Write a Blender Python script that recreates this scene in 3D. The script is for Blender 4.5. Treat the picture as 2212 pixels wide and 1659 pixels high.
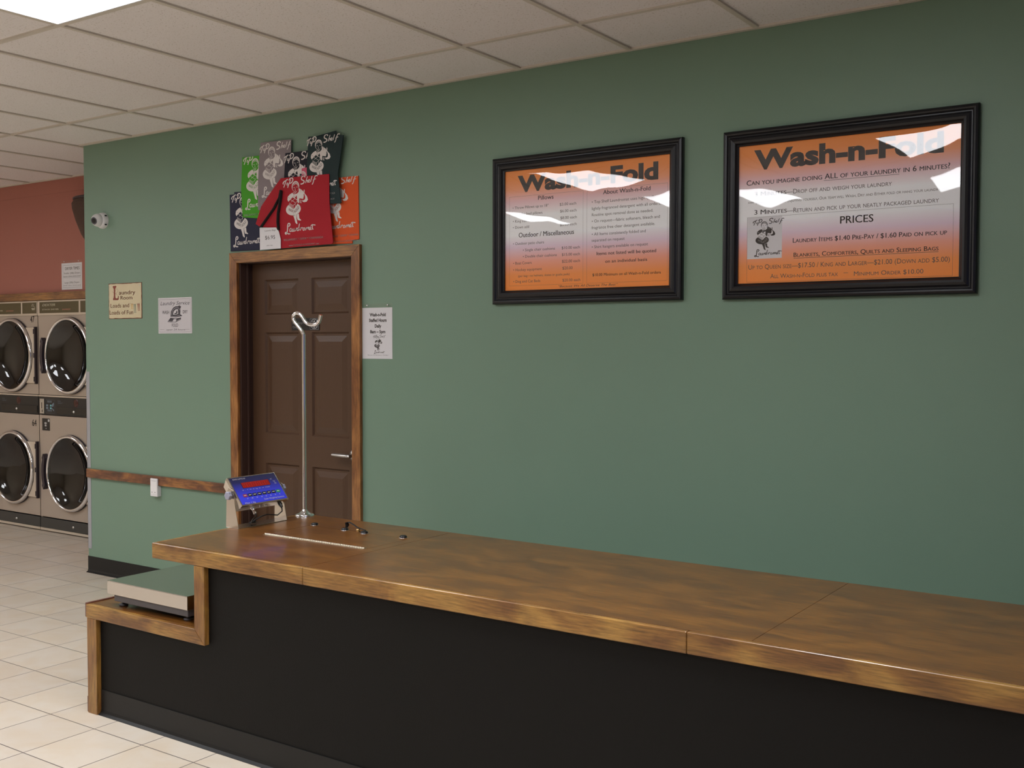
import bpy, bmesh, math, random
from mathutils import Vector, Matrix

for o in list(bpy.data.objects):
    bpy.data.objects.remove(o)
SC = bpy.context.scene
COL = SC.collection
rnd = random.Random(7)

# ------------------------------------------------------------------ camera
CAMP = (0.0, -4.401, 1.5748); YAW, PITCH, ROLL, FPX = -0.60078, -0.0369, 0.00149, 2308.09
cy, sy = math.cos(YAW), math.sin(YAW)
fwd = Vector((sy, cy, 0)); rgt = Vector((cy, -sy, 0)); up = Vector((0, 0, 1))
f2 = fwd * math.cos(PITCH) + up * math.sin(PITCH); u2 = -fwd * math.sin(PITCH) + up * math.cos(PITCH)
r3 = rgt * math.cos(ROLL) + u2 * math.sin(ROLL); u3 = -rgt * math.sin(ROLL) + u2 * math.cos(ROLL)
cd = bpy.data.cameras.new('camera'); cam = bpy.data.objects.new('camera', cd); COL.objects.link(cam)
cam.matrix_world = Matrix(((r3.x, u3.x, -f2.x, CAMP[0]), (r3.y, u3.y, -f2.y, CAMP[1]), (r3.z, u3.z, -f2.z, CAMP[2]), (0, 0, 0, 1)))
cd.sensor_fit = 'HORIZONTAL'; cd.sensor_width = 36.0; cd.lens = FPX / 2212.0 * 36.0
cd.clip_start = 0.05; cd.clip_end = 60
SC.camera = cam

# ------------------------------------------------------------------ world, exposure, light level
w = bpy.data.worlds.new('world'); SC.world = w; w.use_nodes = True
w.node_tree.nodes['Background'].inputs[0].default_value = (0.20, 0.36, 1.0, 1)   # dusk outside the shop windows
w.node_tree.nodes['Background'].inputs[1].default_value = 0.8
vs = SC.view_settings
vs.view_transform = 'Standard'; vs.look = 'None'; vs.gamma = 1.0; vs.use_curve_mapping = False
vs.exposure = -0.25
LAMP = 12.8                       # emission of the troffer diffusers
LAMP_COL = (0.97, 1.0, 1.045)
TUBE = 19.0                       # watts of each troffer's downward beam
SC.cycles.max_bounces = 8; SC.cycles.diffuse_bounces = 4; SC.cycles.glossy_bounces = 5
SC.cycles.transmission_bounces = 8; SC.cycles.transparent_max_bounces = 12
SC.cycles.sample_clamp_indirect = 6.0
SC.cycles.use_denoising = True
SC.cycles.use_adaptive_sampling = True; SC.cycles.adaptive_threshold = 0.02

# ------------------------------------------------------------------ helpers
def srgb(r, g, b):
    f = lambda c: (c / 255) / 12.92 if c / 255 <= 0.04045 else (((c / 255) + 0.055) / 1.055) ** 2.4
    return (f(r), f(g), f(b), 1.0)

def newmat(name):
    m = bpy.data.materials.new(name); m.use_nodes = True
    return m, m.node_tree, m.node_tree.nodes, m.node_tree.links, m.node_tree.nodes['Principled BSDF']

def mat(name, col, rough=0.5, metal=0.0, spec=0.5, coat=0.0, bump=0.0, bscale=200.0, var=0.0, vscale=3.0, aniso=None):
    m, nt, N, L, b = newmat(name)
    if len(col) == 3: col = (*col, 1)
    b.inputs['Base Color'].default_value = col
    b.inputs['Roughness'].default_value = rough; b.inputs['Metallic'].default_value = metal
    b.inputs['Specular IOR Level'].default_value = spec
    b.inputs['Coat Weight'].default_value = coat; b.inputs['Coat Roughness'].default_value = 0.08
    tc = N.new('ShaderNodeTexCoord'); mp = N.new('ShaderNodeMapping')
    L.new(tc.outputs['Object'], mp.inputs['Vector'])
    if aniso: mp.inputs['Scale'].default_value = aniso
    n1 = N.new('ShaderNodeTexNoise'); n1.inputs['Scale'].default_value = vscale; n1.inputs['Detail'].default_value = 5
    L.new(mp.outputs[0], n1.inputs['Vector'])
    mx = N.new('ShaderNodeMix'); mx.data_type = 'RGBA'; mx.blend_type = 'MULTIPLY'
    mx.inputs[0].default_value = 1.0
    mr = N.new('ShaderNodeMapRange'); mr.inputs[3].default_value = 1 - var; mr.inputs[4].default_value = 1 + var
    L.new(n1.outputs['Fac'], mr.inputs[0])
    mx.inputs[6].default_value = col; L.new(mr.outputs[0], mx.inputs[7]); L.new(mx.outputs[2], b.inputs['Base Color'])
    if bump:
        n2 = N.new('ShaderNodeTexNoise'); n2.inputs['Scale'].default_value = bscale; n2.inputs['Detail'].default_value = 3
        L.new(mp.outputs[0], n2.inputs['Vector'])
        bp = N.new('ShaderNodeBump'); bp.inputs['Strength'].default_value = bump; bp.inputs['Distance'].default_value = 0.002
        L.new(n2.outputs['Fac'], bp.inputs['Height']); L.new(bp.outputs[0], b.inputs['Normal'])
    return m

def wood(name, axis, base, dark, light, rough=0.3, coat=0.0, blotch=5.0):
    m, nt, N, L, b = newmat(name)
    tc = N.new('ShaderNodeTexCoord')
    mp = N.new('ShaderNodeMapping'); s = [56.0, 56.0, 56.0]; s[axis] = 3.6; mp.inputs['Scale'].default_value = s
    L.new(tc.outputs['Object'], mp.inputs['Vector'])
    fine = N.new('ShaderNodeTexNoise'); fine.inputs['Scale'].default_value = 3.0; fine.inputs['Detail'].default_value = 7; fine.inputs['Roughness'].default_value = 0.62
    L.new(mp.outputs[0], fine.inputs['Vector'])
    mp2 = N.new('ShaderNodeMapping'); s2 = [1.7, 1.7, 1.7]; s2[axis] = 0.7; mp2.inputs['Scale'].default_value = s2
    L.new(tc.outputs['Object'], mp2.inputs['Vector'])
    bl = N.new('ShaderNodeTexNoise'); bl.inputs['Scale'].default_value = blotch; bl.inputs['Detail'].default_value = 4
    bl.inputs['Distortion'].default_value = 0.8
    L.new(mp2.outputs[0], bl.inputs['Vector'])
    r1 = N.new('ShaderNodeValToRGB'); r1.color_ramp.elements[0].position = 0.36; r1.color_ramp.elements[1].position = 0.66
    r1.color_ramp.elements[0].color = dark; r1.color_ramp.elements[1].color = light
    e = r1.color_ramp.elements.new(0.52); e.color = base
    L.new(bl.outputs['Fac'], r1.inputs[0])
    mr = N.new('ShaderNodeMapRange'); mr.inputs[1].default_value = 0.3; mr.inputs[2].default_value = 0.7
    mr.inputs[3].default_value = 0.48; mr.inputs[4].default_value = 1.42
    L.new(fine.outputs['Fac'], mr.inputs[0])
    mx = N.new('ShaderNodeMix'); mx.data_type = 'RGBA'; mx.blend_type = 'MULTIPLY'; mx.inputs[0].default_value = 1
    L.new(r1.outputs[0], mx.inputs[6]); L.new(mr.outputs[0], mx.inputs[7]); L.new(mx.outputs[2], b.inputs['Base Color'])
    b.inputs['Roughness'].default_value = rough; b.inputs['Coat Weight'].default_value = coat
    b.inputs['Coat Roughness'].default_value = 0.06
    bp = N.new('ShaderNodeBump'); bp.inputs['Strength'].default_value = 0.12; bp.inputs['Distance'].default_value = 0.001
    L.new(fine.outputs['Fac'], bp.inputs['Height']); L.new(bp.outputs[0], b.inputs['Normal'])
    return m

class MB:
    """collects shapes into one mesh"""
    def __init__(s): s.v = []; s.f = []; s.m = []; s.sm = []
    def add(s, vs, fs, mi=0, smooth=False):
        o = len(s.v); s.v += [tuple(p) for p in vs]
        for f in fs: s.f.append(tuple(i + o for i in f)); s.m.append(mi); s.sm.append(smooth)
        return s
    def box(s, x0, x1, y0, y1, z0, z1, mi=0):
        vs = [(x0,y0,z0),(x1,y0,z0),(x1,y1,z0),(x0,y1,z0),(x0,y0,z1),(x1,y0,z1),(x1,y1,z1),(x0,y1,z1)]
        return s.add(vs, [(0,3,2,1),(4,5,6,7),(0,1,5,4),(1,2,6,5),(2,3,7,6),(3,0,4,7)], mi)
    def prism(s, pts, y0, y1, mi=0):
        """outline (x,z) extruded along y (y0 nearer the viewer)"""
        n = len(pts)
        vs = [(x, y0, z) for x, z in pts] + [(x, y1, z) for x, z in pts]
        fs = [tuple(range(n)), tuple(range(2*n-1, n-1, -1))] + [(i, i+n, (i+1) % n + n, (i+1) % n) for i in range(n)]
        return s.add(vs, fs, mi)
    def tube(s, path, r, n=10, mi=0, caps=True, flat=1.0):
        P = [Vector(p) for p in path]; R = r if isinstance(r, (list, tuple)) else [r]*len(P)
        vs = []; prev = None
        for i, p in enumerate(P):
            t = (P[min(i+1, len(P)-1)] - P[max(i-1, 0)]).normalized()
            if prev is None:
                a = Vector((0,0,1)) if abs(t.z) < .9 else Vector((1,0,0))
                u = t.cross(a).normalized()
            else: u = (prev - t * prev.dot(t)).normalized()
            prev = u; v = t.cross(u)
            for k in range(n):
                an = 2*math.pi*k/n
                vs.append(p + u*math.cos(an)*R[i] + v*math.sin(an)*R[i]*flat)
        fs = []
        for i in range(len(P)-1):
            for k in range(n): fs.append((i*n+k, i*n+(k+1)%n, (i+1)*n+(k+1)%n, (i+1)*n+k))
        s.add(vs, fs, mi, True)
        if caps:
            s.add(vs[:n], [tuple(range(n-1,-1,-1))], mi); s.add(vs[-n:], [tuple(range(n))], mi)
        return s
    def lathe(s, prof, c=(0,0,0), axis='z', n=32, mi=0, smooth=True, rot=None):
        vs = []; c = Vector(c)
        for r, h in prof:
            for k in range(n):
                a = 2*math.pi*k/n; x, y = r*math.cos(a), r*math.sin(a)
                p = Vector((x, y, h)) if axis == 'z' else Vector((x, -h, y)) if axis == 'y' else Vector((h, x, y))
                if rot: p = rot @ p
                vs.append(p + c)
        fs = []
        for i in range(len(prof)-1):
            for k in range(n): fs.append((i*n+k, i*n+(k+1)%n, (i+1)*n+(k+1)%n, (i+1)*n+k))
        return s.add(vs, fs, mi, smooth)
    def build(s, name, mats, parent=None, bevel=0.0, loc=(0,0,0), seg=2, weld=False):
        me = bpy.data.meshes.new(name); me.from_pydata(s.v, [], s.f); 
        if not isinstance(mats, (list, tuple)): mats = [mats]
        for m in mats: me.materials.append(m)
        for p, mi, sm in zip(me.polygons, s.m, s.sm): p.material_index = mi; p.use_smooth = sm
        if weld:
            b = bmesh.new(); b.from_mesh(me); bmesh.ops.remove_doubles(b, verts=b.verts, dist=1e-5); b.to_mesh(me); b.free()
        me.update(); ob = bpy.data.objects.new(name, me); COL.objects.link(ob)
        ob.location = loc
        if parent: ob.parent = parent
        if bevel:
            md = ob.modifiers.new('bevel', 'BEVEL'); md.width = bevel; md.segments = seg; md.limit_method = 'ANGLE'; md.angle_limit = math.radians(40)
        return ob

def tag(o, label=None, cat=None, group=None, kind=None):
    if label: o['label'] = label
    if cat: o['category'] = cat
    if group: o['group'] = group
    if kind: o['kind'] = kind
    return o
def empty(name, loc, label, cat, group=None, rz=0):
    o = bpy.data.objects.new(name, None); COL.objects.link(o); o.location = loc; o.rotation_euler = (0,0,rz)
    o.empty_display_size = 0.05
    return tag(o, label, cat, group)
def copy_tree(o, parent=None):
    c = o.copy(); COL.objects.link(c); c.parent = parent
    for ch in [x for x in list(bpy.data.objects) if x.parent == o]: copy_tree(ch, c)
    return c
def struct(o): o['kind'] = 'structure'; return o

# ---- lettering: the built-in typeface as flat meshes, fitted to a width and cap height
_tc = {}
def glyphs(txt, style=''):
    k = (txt, style)
    if k in _tc: return _tc[k]
    cu = bpy.data.curves.new('t', 'FONT'); cu.body = txt; cu.size = 1.0; cu.resolution_u = 3; cu.fill_mode = 'FRONT'
    if 'H' in style: cu.offset = 0.045
    if 'I' in style: cu.shear = 0.32
    if 'S' in style:
        cu.small_caps_scale = 0.78
        for i, ch in enumerate(txt):
            if ch.isalpha(): cu.body_format[i].use_small_caps = True
    ob = bpy.data.objects.new('t', cu); COL.objects.link(ob)
    dg = bpy.context.evaluated_depsgraph_get(); me = bpy.data.meshes.new_from_object(ob.evaluated_get(dg))
    vs = [(v.co.x, v.co.y) for v in me.vertices]; fs = [tuple(p.vertices) for p in me.polygons]
    bpy.data.objects.remove(ob); bpy.data.curves.remove(cu); bpy.data.meshes.remove(me)
    if 'M' in style:      # semibold: the strokes doubled a hair sideways
        n = len(vs); vs = vs + [(x + 0.022, y) for x, y in vs]; fs = fs + [tuple(i + n for i in f) for f in fs]
    _tc[k] = (vs, fs); return vs, fs
CAPH = max(y for x, y in glyphs('H')[0])

class Flat:
    """a flat print: filled outlines and lettering in the plane of a sheet"""
    def __init__(s): s.items = []
    def poly(s, pts, mi=0, lay=1): s.items.append(([tuple(p) for p in pts], [tuple(range(len(pts)))], mi, lay)); return s
    def rect(s, x0, x1, z0, z1, mi=0, lay=1): return s.poly([(x0,z0),(x1,z0),(x1,z1),(x0,z1)], mi, lay)
    def outline(s, x0, x1, z0, z1, t=0.0008, mi=0, lay=1):
        s.rect(x0,x1,z0,z0+t,mi,lay); s.rect(x0,x1,z1-t,z1,mi,lay); s.rect(x0,x0+t,z0+t,z1-t,mi,lay); return s.rect(x1-t,x1,z0+t,z1-t,mi,lay)
    def ell(s, cx, cz, rx, rz, mi=0, lay=1, n=28, rot=0.0):
        pts = []
        for k in range(n):
            a = 2*math.pi*k/n; x, z = rx*math.cos(a), rz*math.sin(a)
            pts.append((cx + x*math.cos(rot) - z*math.sin(rot), cz + x*math.sin(rot) + z*math.cos(rot)))
        return s.poly(pts, mi, lay)
    def text(s, t, x0, x1, z, h, style='', mi=0, lay=1, rot=0.0):
        vs, fs = glyphs(t, style)
        a = min(p[0] for p in vs); b = max(p[0] for p in vs)
        kx = (x1 - x0) / (b - a); kz = h / CAPH
        P = [((p[0]-a)*kx, p[1]*kz) for p in vs]
        c, sn = math.cos(rot), math.sin(rot)
        s.items.append(([(x0 + x*c - y*sn, z + x*sn + y*c) for x, y in P], fs, mi, lay)); return s
    def pen(s, pts, wd, mi=0, lay=1, nib=0.0):
        """a brush stroke through the points"""
        Q = []
        n = len(pts)
        for i in range(n-1):
            p0 = pts[max(i-1,0)]; p1 = pts[i]; p2 = pts[i+1]; p3 = pts[min(i+2,n-1)]
            for k in range(5):
                t = k/5
                Q.append(tuple(0.5*((2*p1[j]) + (-p0[j]+p2[j])*t + (2*p0[j]-5*p1[j]+4*p2[j]-p3[j])*t*t + (-p0[j]+3*p1[j]-3*p2[j]+p3[j])*t**3) for j in (0,1)))
        Q.append(pts[-1]); vs = []; m = len(Q)
        for i, q in enumerate(Q):
            a = Q[max(i-1,0)]; b = Q[min(i+1,m-1)]; dx, dz = b[0]-a[0], b[1]-a[1]; l = math.hypot(dx,dz) or 1
            nx, nz = -dz/l, dx/l; e = wd*0.5*(1 - nib*abs(dx/l))
            vs += [(q[0]+nx*e, q[1]+nz*e), (q[0]-nx*e, q[1]-nz*e)]
        s.items.append((vs, [(2*i, 2*i+1, 2*i+3, 2*i+2) for i in range(m-1)], mi, lay)); return s
    def build(s, name, mats, parent, y=0.0, clips=(), T=None, step=0.0002):
        mb = MB(); T = T or (lambda x, z, d: (x, y - d, z))
        for vs, fs, mi, lay in s.items: mb.add([T(a, b, lay*step) for a, b in vs], fs, mi)
        ob = mb.build(name, mats, parent)
        for co, no in clips:
            b = bmesh.new(); b.from_mesh(ob.data)
            bmesh.ops.bisect_plane(b, geom=b.verts[:]+b.edges[:]+b.faces[:], plane_co=co, plane_no=no, clear_outer=True)
            b.to_mesh(ob.data); b.free()
        return ob

# ------------------------------------------------------------------ tables of lettering: text, left, right, baseline, cap height (metres)
P1T = [
  ('Wash-n-Fold', -0.3783, 0.3921, 0.1920, 0.0721, 'H'),
  ('Pillows', -0.2577, -0.1686, 0.1424, 0.0201, 'M'),
  ('• Throw Pillows up to 18”', -0.4075, -0.1965, 0.1066, 0.0129),
  ('$3.00 each', -0.1333, -0.0412, 0.1052, 0.0130),
  ('• Regular bed pillows', -0.4074, -0.2328, 0.0744, 0.0129),
  ('$6.00 each', -0.1307, -0.0398, 0.0727, 0.0130),
  ('• King size / Body pillows', -0.4060, -0.2013, 0.0406, 0.0129),
  ('$8.00 each', -0.1293, -0.0379, 0.0404, 0.0130),
  ('• Down add', -0.4060, -0.3102, 0.0105, 0.0129),
  ('$5.00 each', -0.1311, -0.0389, 0.0076, 0.0130),
  ('Outdoor / Miscellaneous', -0.3714, -0.0527, -0.0339, 0.0225, 'M'),
  ('• Outdoor patio chairs', -0.4052, -0.2230, -0.0699, 0.0129),
  ('• Single chair cushions', -0.3466, -0.1597, -0.1034, 0.0128),
  ('$10.00 each', -0.1214, -0.0198, -0.1039, 0.0130),
  ('• Double chair cushions', -0.3465, -0.1491, -0.1349, 0.0128),
  ('$15.00 each', -0.1201, -0.0196, -0.1361, 0.0130),
  ('• Boat Covers', -0.4037, -0.2950, -0.1664, 0.0129),
  ('$22.00 each', -0.1193, -0.0189, -0.1686, 0.0131),
  ('• Hockey equipment', -0.4036, -0.2352, -0.1992, 0.0129),
  ('$20.00', -0.1167, -0.0599, -0.2011, 0.0131),
  ('(per bag—no helmets, skates or goalie pads)', -0.3742, -0.0768, -0.2289, 0.0102),
  ('• Dog and Cat Beds', -0.4029, -0.2439, -0.2567, 0.0129),
  ('$20.00 each', -0.1165, -0.0167, -0.2591, 0.0131),
  ('“Because We All Deserve The Best”', -0.1392, 0.1860, -0.2865, 0.0105, 'I'),
  ('About Wash-n-Fold', 0.1053, 0.3529, 0.1415, 0.0193, 'M'),
  ('• Top Shelf Laundromat uses high quality', 0.0449, 0.3856, 0.1035, 0.0133),
  ('lightly fragranced detergent with all orders.', 0.0451, 0.4061, 0.0724, 0.0133),
  ('Routine spot removal done as needed.', 0.0452, 0.3668, 0.0430, 0.0133),
  ('• On request—fabric softeners, bleach and', 0.0454, 0.4011, 0.0131, 0.0133),
  ('fragrance free clear detergent available.', 0.0443, 0.3766, -0.0175, 0.0133),
  ('• All Items consistently folded and', 0.0457, 0.3298, -0.0480, 0.0133),
  ('separated on request', 0.0446, 0.2208, -0.0770, 0.0133),
  ('• Shirt hangers available on request', 0.0460, 0.3419, -0.1080, 0.0133),
  ('Items not listed will be quoted', 0.0716, 0.3835, -0.1411, 0.0153, 'M'),
  ('on an individual basis', 0.1187, 0.3385, -0.1787, 0.0142, 'M'),
  ('$10.00 Minimum on all Wash-n-Fold orders', 0.0496, 0.4073, -0.2393, 0.0128, 'M'),
]
P2T = [
  ('Wash-n-Fold', -0.3851, 0.3889, 0.1938, 0.0749, 'H'),
  ('Can you imagine doing ALL of your laundry in 6 minutes?', -0.4179, 0.4131, 0.1258, 0.0215, 'SM'),
  ('_', -0.0815, 0.2220, 0.1188, 0.0015),
  ('3 Minutes', -0.3810, -0.2404, 0.0769, 0.0193, 'SM'),
  ('—Drop off and weigh your laundry', -0.2404, 0.1934, 0.0766, 0.0190, 'S'),
  ('**** While you are out enjoying yourself, Our team will Wash, Dry and Either fold or hang your laundry ****', -0.4102, 0.4111, 0.0429, 0.0118, 'S'),
  ('3 Minutes', -0.3814, -0.2379, -0.0007, 0.0193, 'SM'),
  ('—Return and pick up your neatly packaged laundry', -0.2379, 0.3734, -0.0025, 0.0190, 'S'),
  ('PRICES', -0.0116, 0.1228, -0.0618, 0.0297, 'M'),
  ('Laundry Items $1.40 Pre-Pay / $1.60 Paid on pick up', -0.2103, 0.4055, -0.1295, 0.0190, 'SM'),
  ('Blankets, Comforters, Quilts and Sleeping Bags', -0.2064, 0.3749, -0.1894, 0.0179, 'SM'),
  ('_', -0.2063, 0.3750, -0.1955, 0.0016),
  ('Up to Queen size—$17.50 / King and Larger—$21.00 (Down add $5.00)', -0.4057, 0.4174, -0.2348, 0.0195, 'S'),
  ('All Wash-n-Fold plus tax', -0.3072, -0.0181, -0.2757, 0.0182, 'S'),
  ('—', 0.0050, 0.0240, -0.2697, 0.0154),
  ('Minimum Order $10.00', 0.0476, 0.3193, -0.2771, 0.0174, 'S'),
  ('CARD', -0.4124, -0.2577, -0.1903, 0.1781),
]
HOURS = [
  ('Wash-n-Fold', -0.0526, 0.0639, 0.0684, 0.0165, 'H'),
  ('Staffed Hours', -0.0573, 0.0692, 0.0380, 0.0165, 'H'),
  ('Daily', -0.0156, 0.0313, 0.0068, 0.0164, 'H'),
  ('8am – 5pm', -0.0502, 0.0606, -0.0239, 0.0160, 'H'),
  ('“Because We All Deserve The Best”', -0.0698, 0.0847, -0.1462, 0.0046, 'I'),
  ('PAGE', -0.1060, 0.1099, -0.1639, 0.2788),
  ('HOLD', -0.1039, 0.1138, -0.1647, 0.3063),
  ('TRAY', -0.0182, 0.0188, -0.0923, 0.0229),
]
DRYERS = [
  ('DRYER TIMES', -0.1061, 0.0914, 0.0489, 0.0225, 'M'),
  ('Smaller (30lb) Dryers', -0.1240, 0.0975, 0.0153, 0.0142),
  ('Quarters • Dimes • Nickels accepted', -0.1306, 0.1049, -0.0054, 0.0071),
  ('Large (50lb) Dryers', -0.1167, 0.0859, -0.0612, 0.0142),
  ('Quarters • Dimes • Nickels accepted', -0.1324, 0.1032, -0.0813, 0.0071),
  ('PAGE', -0.1555, 0.1241, -0.1119, 0.2167),
  ('HOLD', -0.1606, 0.1290, -0.1122, 0.2434),
  ('BOX1', -0.1347, 0.1068, -0.0077, 0.0948),
  ('BOX2', -0.1368, 0.1048, -0.0948, 0.0801),
]
TIN1 = [
  ('aundry', -0.0636, 0.1101, 0.0426, 0.0259, 'M'),
  ('Room', -0.0469, 0.0790, 0.0090, 0.0244, 'M'),
  ('Loads and', -0.1553, 0.0440, -0.0427, 0.0262, 'M'),
  ('Loads of Fun', -0.1673, 0.0859, -0.0889, 0.0271, 'M'),
  ('BIGL', -0.1367, -0.0643, 0.0075, 0.0952),
  ('CLOTHES', 0.0600, 0.0818, -0.0492, 0.0303),
  ('C2', 0.0910, 0.1151, -0.0785, 0.0513),
  ('C3', 0.1323, 0.1562, -0.0648, 0.0361),
]
TIN2 = [
  ('Laundry Service', -0.1417, 0.1455, 0.0672, 0.0236, 'I'),
  ('WASH', -0.1232, -0.0543, 0.0110, 0.0206, 'M'),
  ('DRY', 0.0789, 0.1256, 0.0122, 0.0203, 'M'),
  ('FOLD', -0.0292, 0.0319, -0.0711, 0.0199, 'M'),
  ('open 24 hours', -0.0844, 0.1018, -0.0948, 0.0112, 'I'),
  ('_', 0.1032, 0.1431, -0.0886, 0.0012),
]
TAG = [
  ('Laundry Bags', -0.0404, 0.0508, 0.0429, 0.0085),
  ('$6.95', -0.0381, 0.0458, -0.0044, 0.0219),
  ('plus tax', -0.0237, 0.0263, -0.0421, 0.0061),
]
EMP = [
  ('Employees', -0.1000, 0.0131, 0.0022, 0.0137, 'M'),
  ('Only', -0.1003, -0.0573, -0.0226, 0.0137, 'M'),
  ('SIGN', -0.1093, 0.1175, -0.0353, 0.0715),
  ('CIRC', 0.0506, 0.1033, -0.0269, 0.0581),
]

# ------------------------------------------------------------------ materials
M = {}
M['green'] = mat('green_paint', srgb(117,143,124), 0.42, spec=0.35, bump=0.25, bscale=350, var=0.03, vscale=2)
M['pink'] = mat('terracotta_paint', srgb(168,106,92), 0.5, spec=0.35, bump=0.25, bscale=350, var=0.03, vscale=2)
M['beige'] = mat('beige_paint', srgb(196,180,158), 0.6, spec=0.3, bump=0.2, bscale=300)
M['cove'] = mat('black_rubber_cove', srgb(20,20,20), 0.45, spec=0.3, bump=0.1, bscale=80)
M['black_panel'] = mat('black_painted_panel', srgb(19,18,17), 0.55, spec=0.15, bump=0.3, bscale=260, var=0.06, vscale=3)
G_ = srgb(136,95,43); D_ = srgb(106,68,31); L_ = srgb(158,117,56)
M['wood_x'] = wood('stained_birch_top', 0, srgb(108,67,24), srgb(94,57,23), srgb(120,76,28), 0.30, 0.20, 6.5)
M['wood_xe'] = wood('stained_birch_edge', 0, G_, D_, L_, 0.34, 0.25, 5.5)
M['wood_z'] = wood('stained_birch_post', 2, G_, srgb(122,78,38), L_, 0.34, 0.25, 5.5)
M['wood_dz'] = wood('stained_pine_trim_upright', 2, srgb(140,90,46), srgb(108,64,32), srgb(160,108,58), 0.34, 0.2, 5.0)
M['wood_dx'] = wood('stained_pine_trim_level', 0, srgb(142,96,48), srgb(112,70,34), srgb(160,112,58), 0.34, 0.2, 5.0)
M['wood_rail'] = wood('dark_stained_rail', 0, srgb(112,66,36), srgb(78,42,24), srgb(150,98,48), 0.34, 0.25, 7.0)
M['wood_end'] = mat('reddish_end_grain', srgb(98,56,42), 0.5, var=0.2, vscale=30)
M['door'] = mat('brown_door_paint', srgb(82,59,43), 0.36, spec=0.35, bump=0.35, bscale=60, aniso=(6,6,0.6))
M['jamb'] = mat('dark_brown_jamb_paint', srgb(70,50,44), 0.36, spec=0.45)
M['chrome'] = mat('chrome', (0.82,0.82,0.85), 0.06, metal=1.0)
M['satin'] = mat('satin_nickel', (0.62,0.61,0.60), 0.28, metal=1.0)
M['steel'] = mat('brushed_steel', (0.66,0.61,0.56), 0.24, metal=1.0, bump=0.06, bscale=40, aniso=(1,30,30))
M['steel_top'] = mat('brushed_steel_plate', (0.56,0.60,0.58), 0.16, metal=1.0, bump=0.03, bscale=40, aniso=(1,30,30))
M['greyplastic'] = mat('grey_plastic', srgb(150,150,165), 0.4)
M['darkgrey'] = mat('dark_grey_casting', srgb(92,90,94), 0.5)
M['black'] = mat('black_plastic', srgb(24,24,26), 0.32)
M['blackfab'] = mat('black_webbing', srgb(28,27,28), 0.75, bump=0.3, bscale=400)
M['brass'] = mat('brass', (0.85,0.62,0.28), 0.22, metal=1.0)
M['frame'] = mat('black_frame_lacquer', srgb(20,20,24), 0.34, spec=0.4)
M['ink'] = mat('black_ink', srgb(44,40,42), 0.6)
M['ink_g'] = mat('grey_ink', srgb(74,66,66), 0.6)
M['paper'] = mat('white_paper', srgb(222,221,225), 0.6)
M['white'] = mat('white_plastic', srgb(222,220,222), 0.35)
M['printwhite'] = mat('white_screen_print', srgb(218,212,210), 0.6)
M['tileedge'] = mat('ceiling_grid_paint', srgb(202,194,182), 0.5)
M['dryer'] = mat('champagne_steel_cabinet', srgb(178,164,150), 0.36, spec=0.5, metal=0.25, var=0.02)
M['dryer_lt'] = mat('champagne_steel_bright', srgb(204,190,172), 0.34, metal=0.25)
M['olive'] = mat('olive_panel', srgb(86,76,48), 0.3, metal=0.2)
M['dark_olive'] = mat('charcoal_kick_panel', srgb(56,56,54), 0.35)
M['handle'] = mat('dark_purple_brown_plastic', srgb(46,36,44), 0.35)
M['redled'] = mat('dark_red_window', srgb(58,16,12), 0.25)
M['rust'] = mat('rust_edge', srgb(112,62,40), 0.7, var=0.3, vscale=60)
M['cream'] = mat('cream_enamel', srgb(206,192,158), 0.45, var=0.08, vscale=14)
M['maroon'] = mat('maroon_ink', srgb(134,66,52), 0.6)
M['enamel'] = mat('white_enamel', srgb(200,196,200), 0.4, var=0.03, vscale=12)

def gradient_print():
    m, nt, N, L, b = newmat('orange_white_poster_print')
    tc = N.new('ShaderNodeTexCoord'); sx = N.new('ShaderNodeSeparateXYZ'); L.new(tc.outputs['Object'], sx.inputs[0])
    mr = N.new('ShaderNodeMapRange'); mr.inputs[1].default_value = -0.3; mr.inputs[2].default_value = 0.3; L.new(sx.outputs['Z'], mr.inputs[0])
    cr = N.new('ShaderNodeValToRGB'); E = cr.color_ramp.elements
    E[0].position = 0.0; E[0].color = srgb(250,142,42); E[1].position = 1.0; E[1].color = srgb(246,146,56)
    for p, c in ((0.13, srgb(248,150,70)), (0.24, srgb(244,166,142)), (0.36, srgb(236,212,228)), (0.46, srgb(250,252,255)), (0.62, srgb(250,252,255)), (0.74, srgb(240,198,204)), (0.83, srgb(246,166,124)), (0.92, srgb(246,150,72))):
        e = E.new(p); e.color = c
    L.new(mr.outputs[0], cr.inputs[0]); L.new(cr.outputs[0], b.inputs['Base Color']); b.inputs['Roughness'].default_value = 0.6
    return m
M['poster'] = gradient_print()

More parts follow.
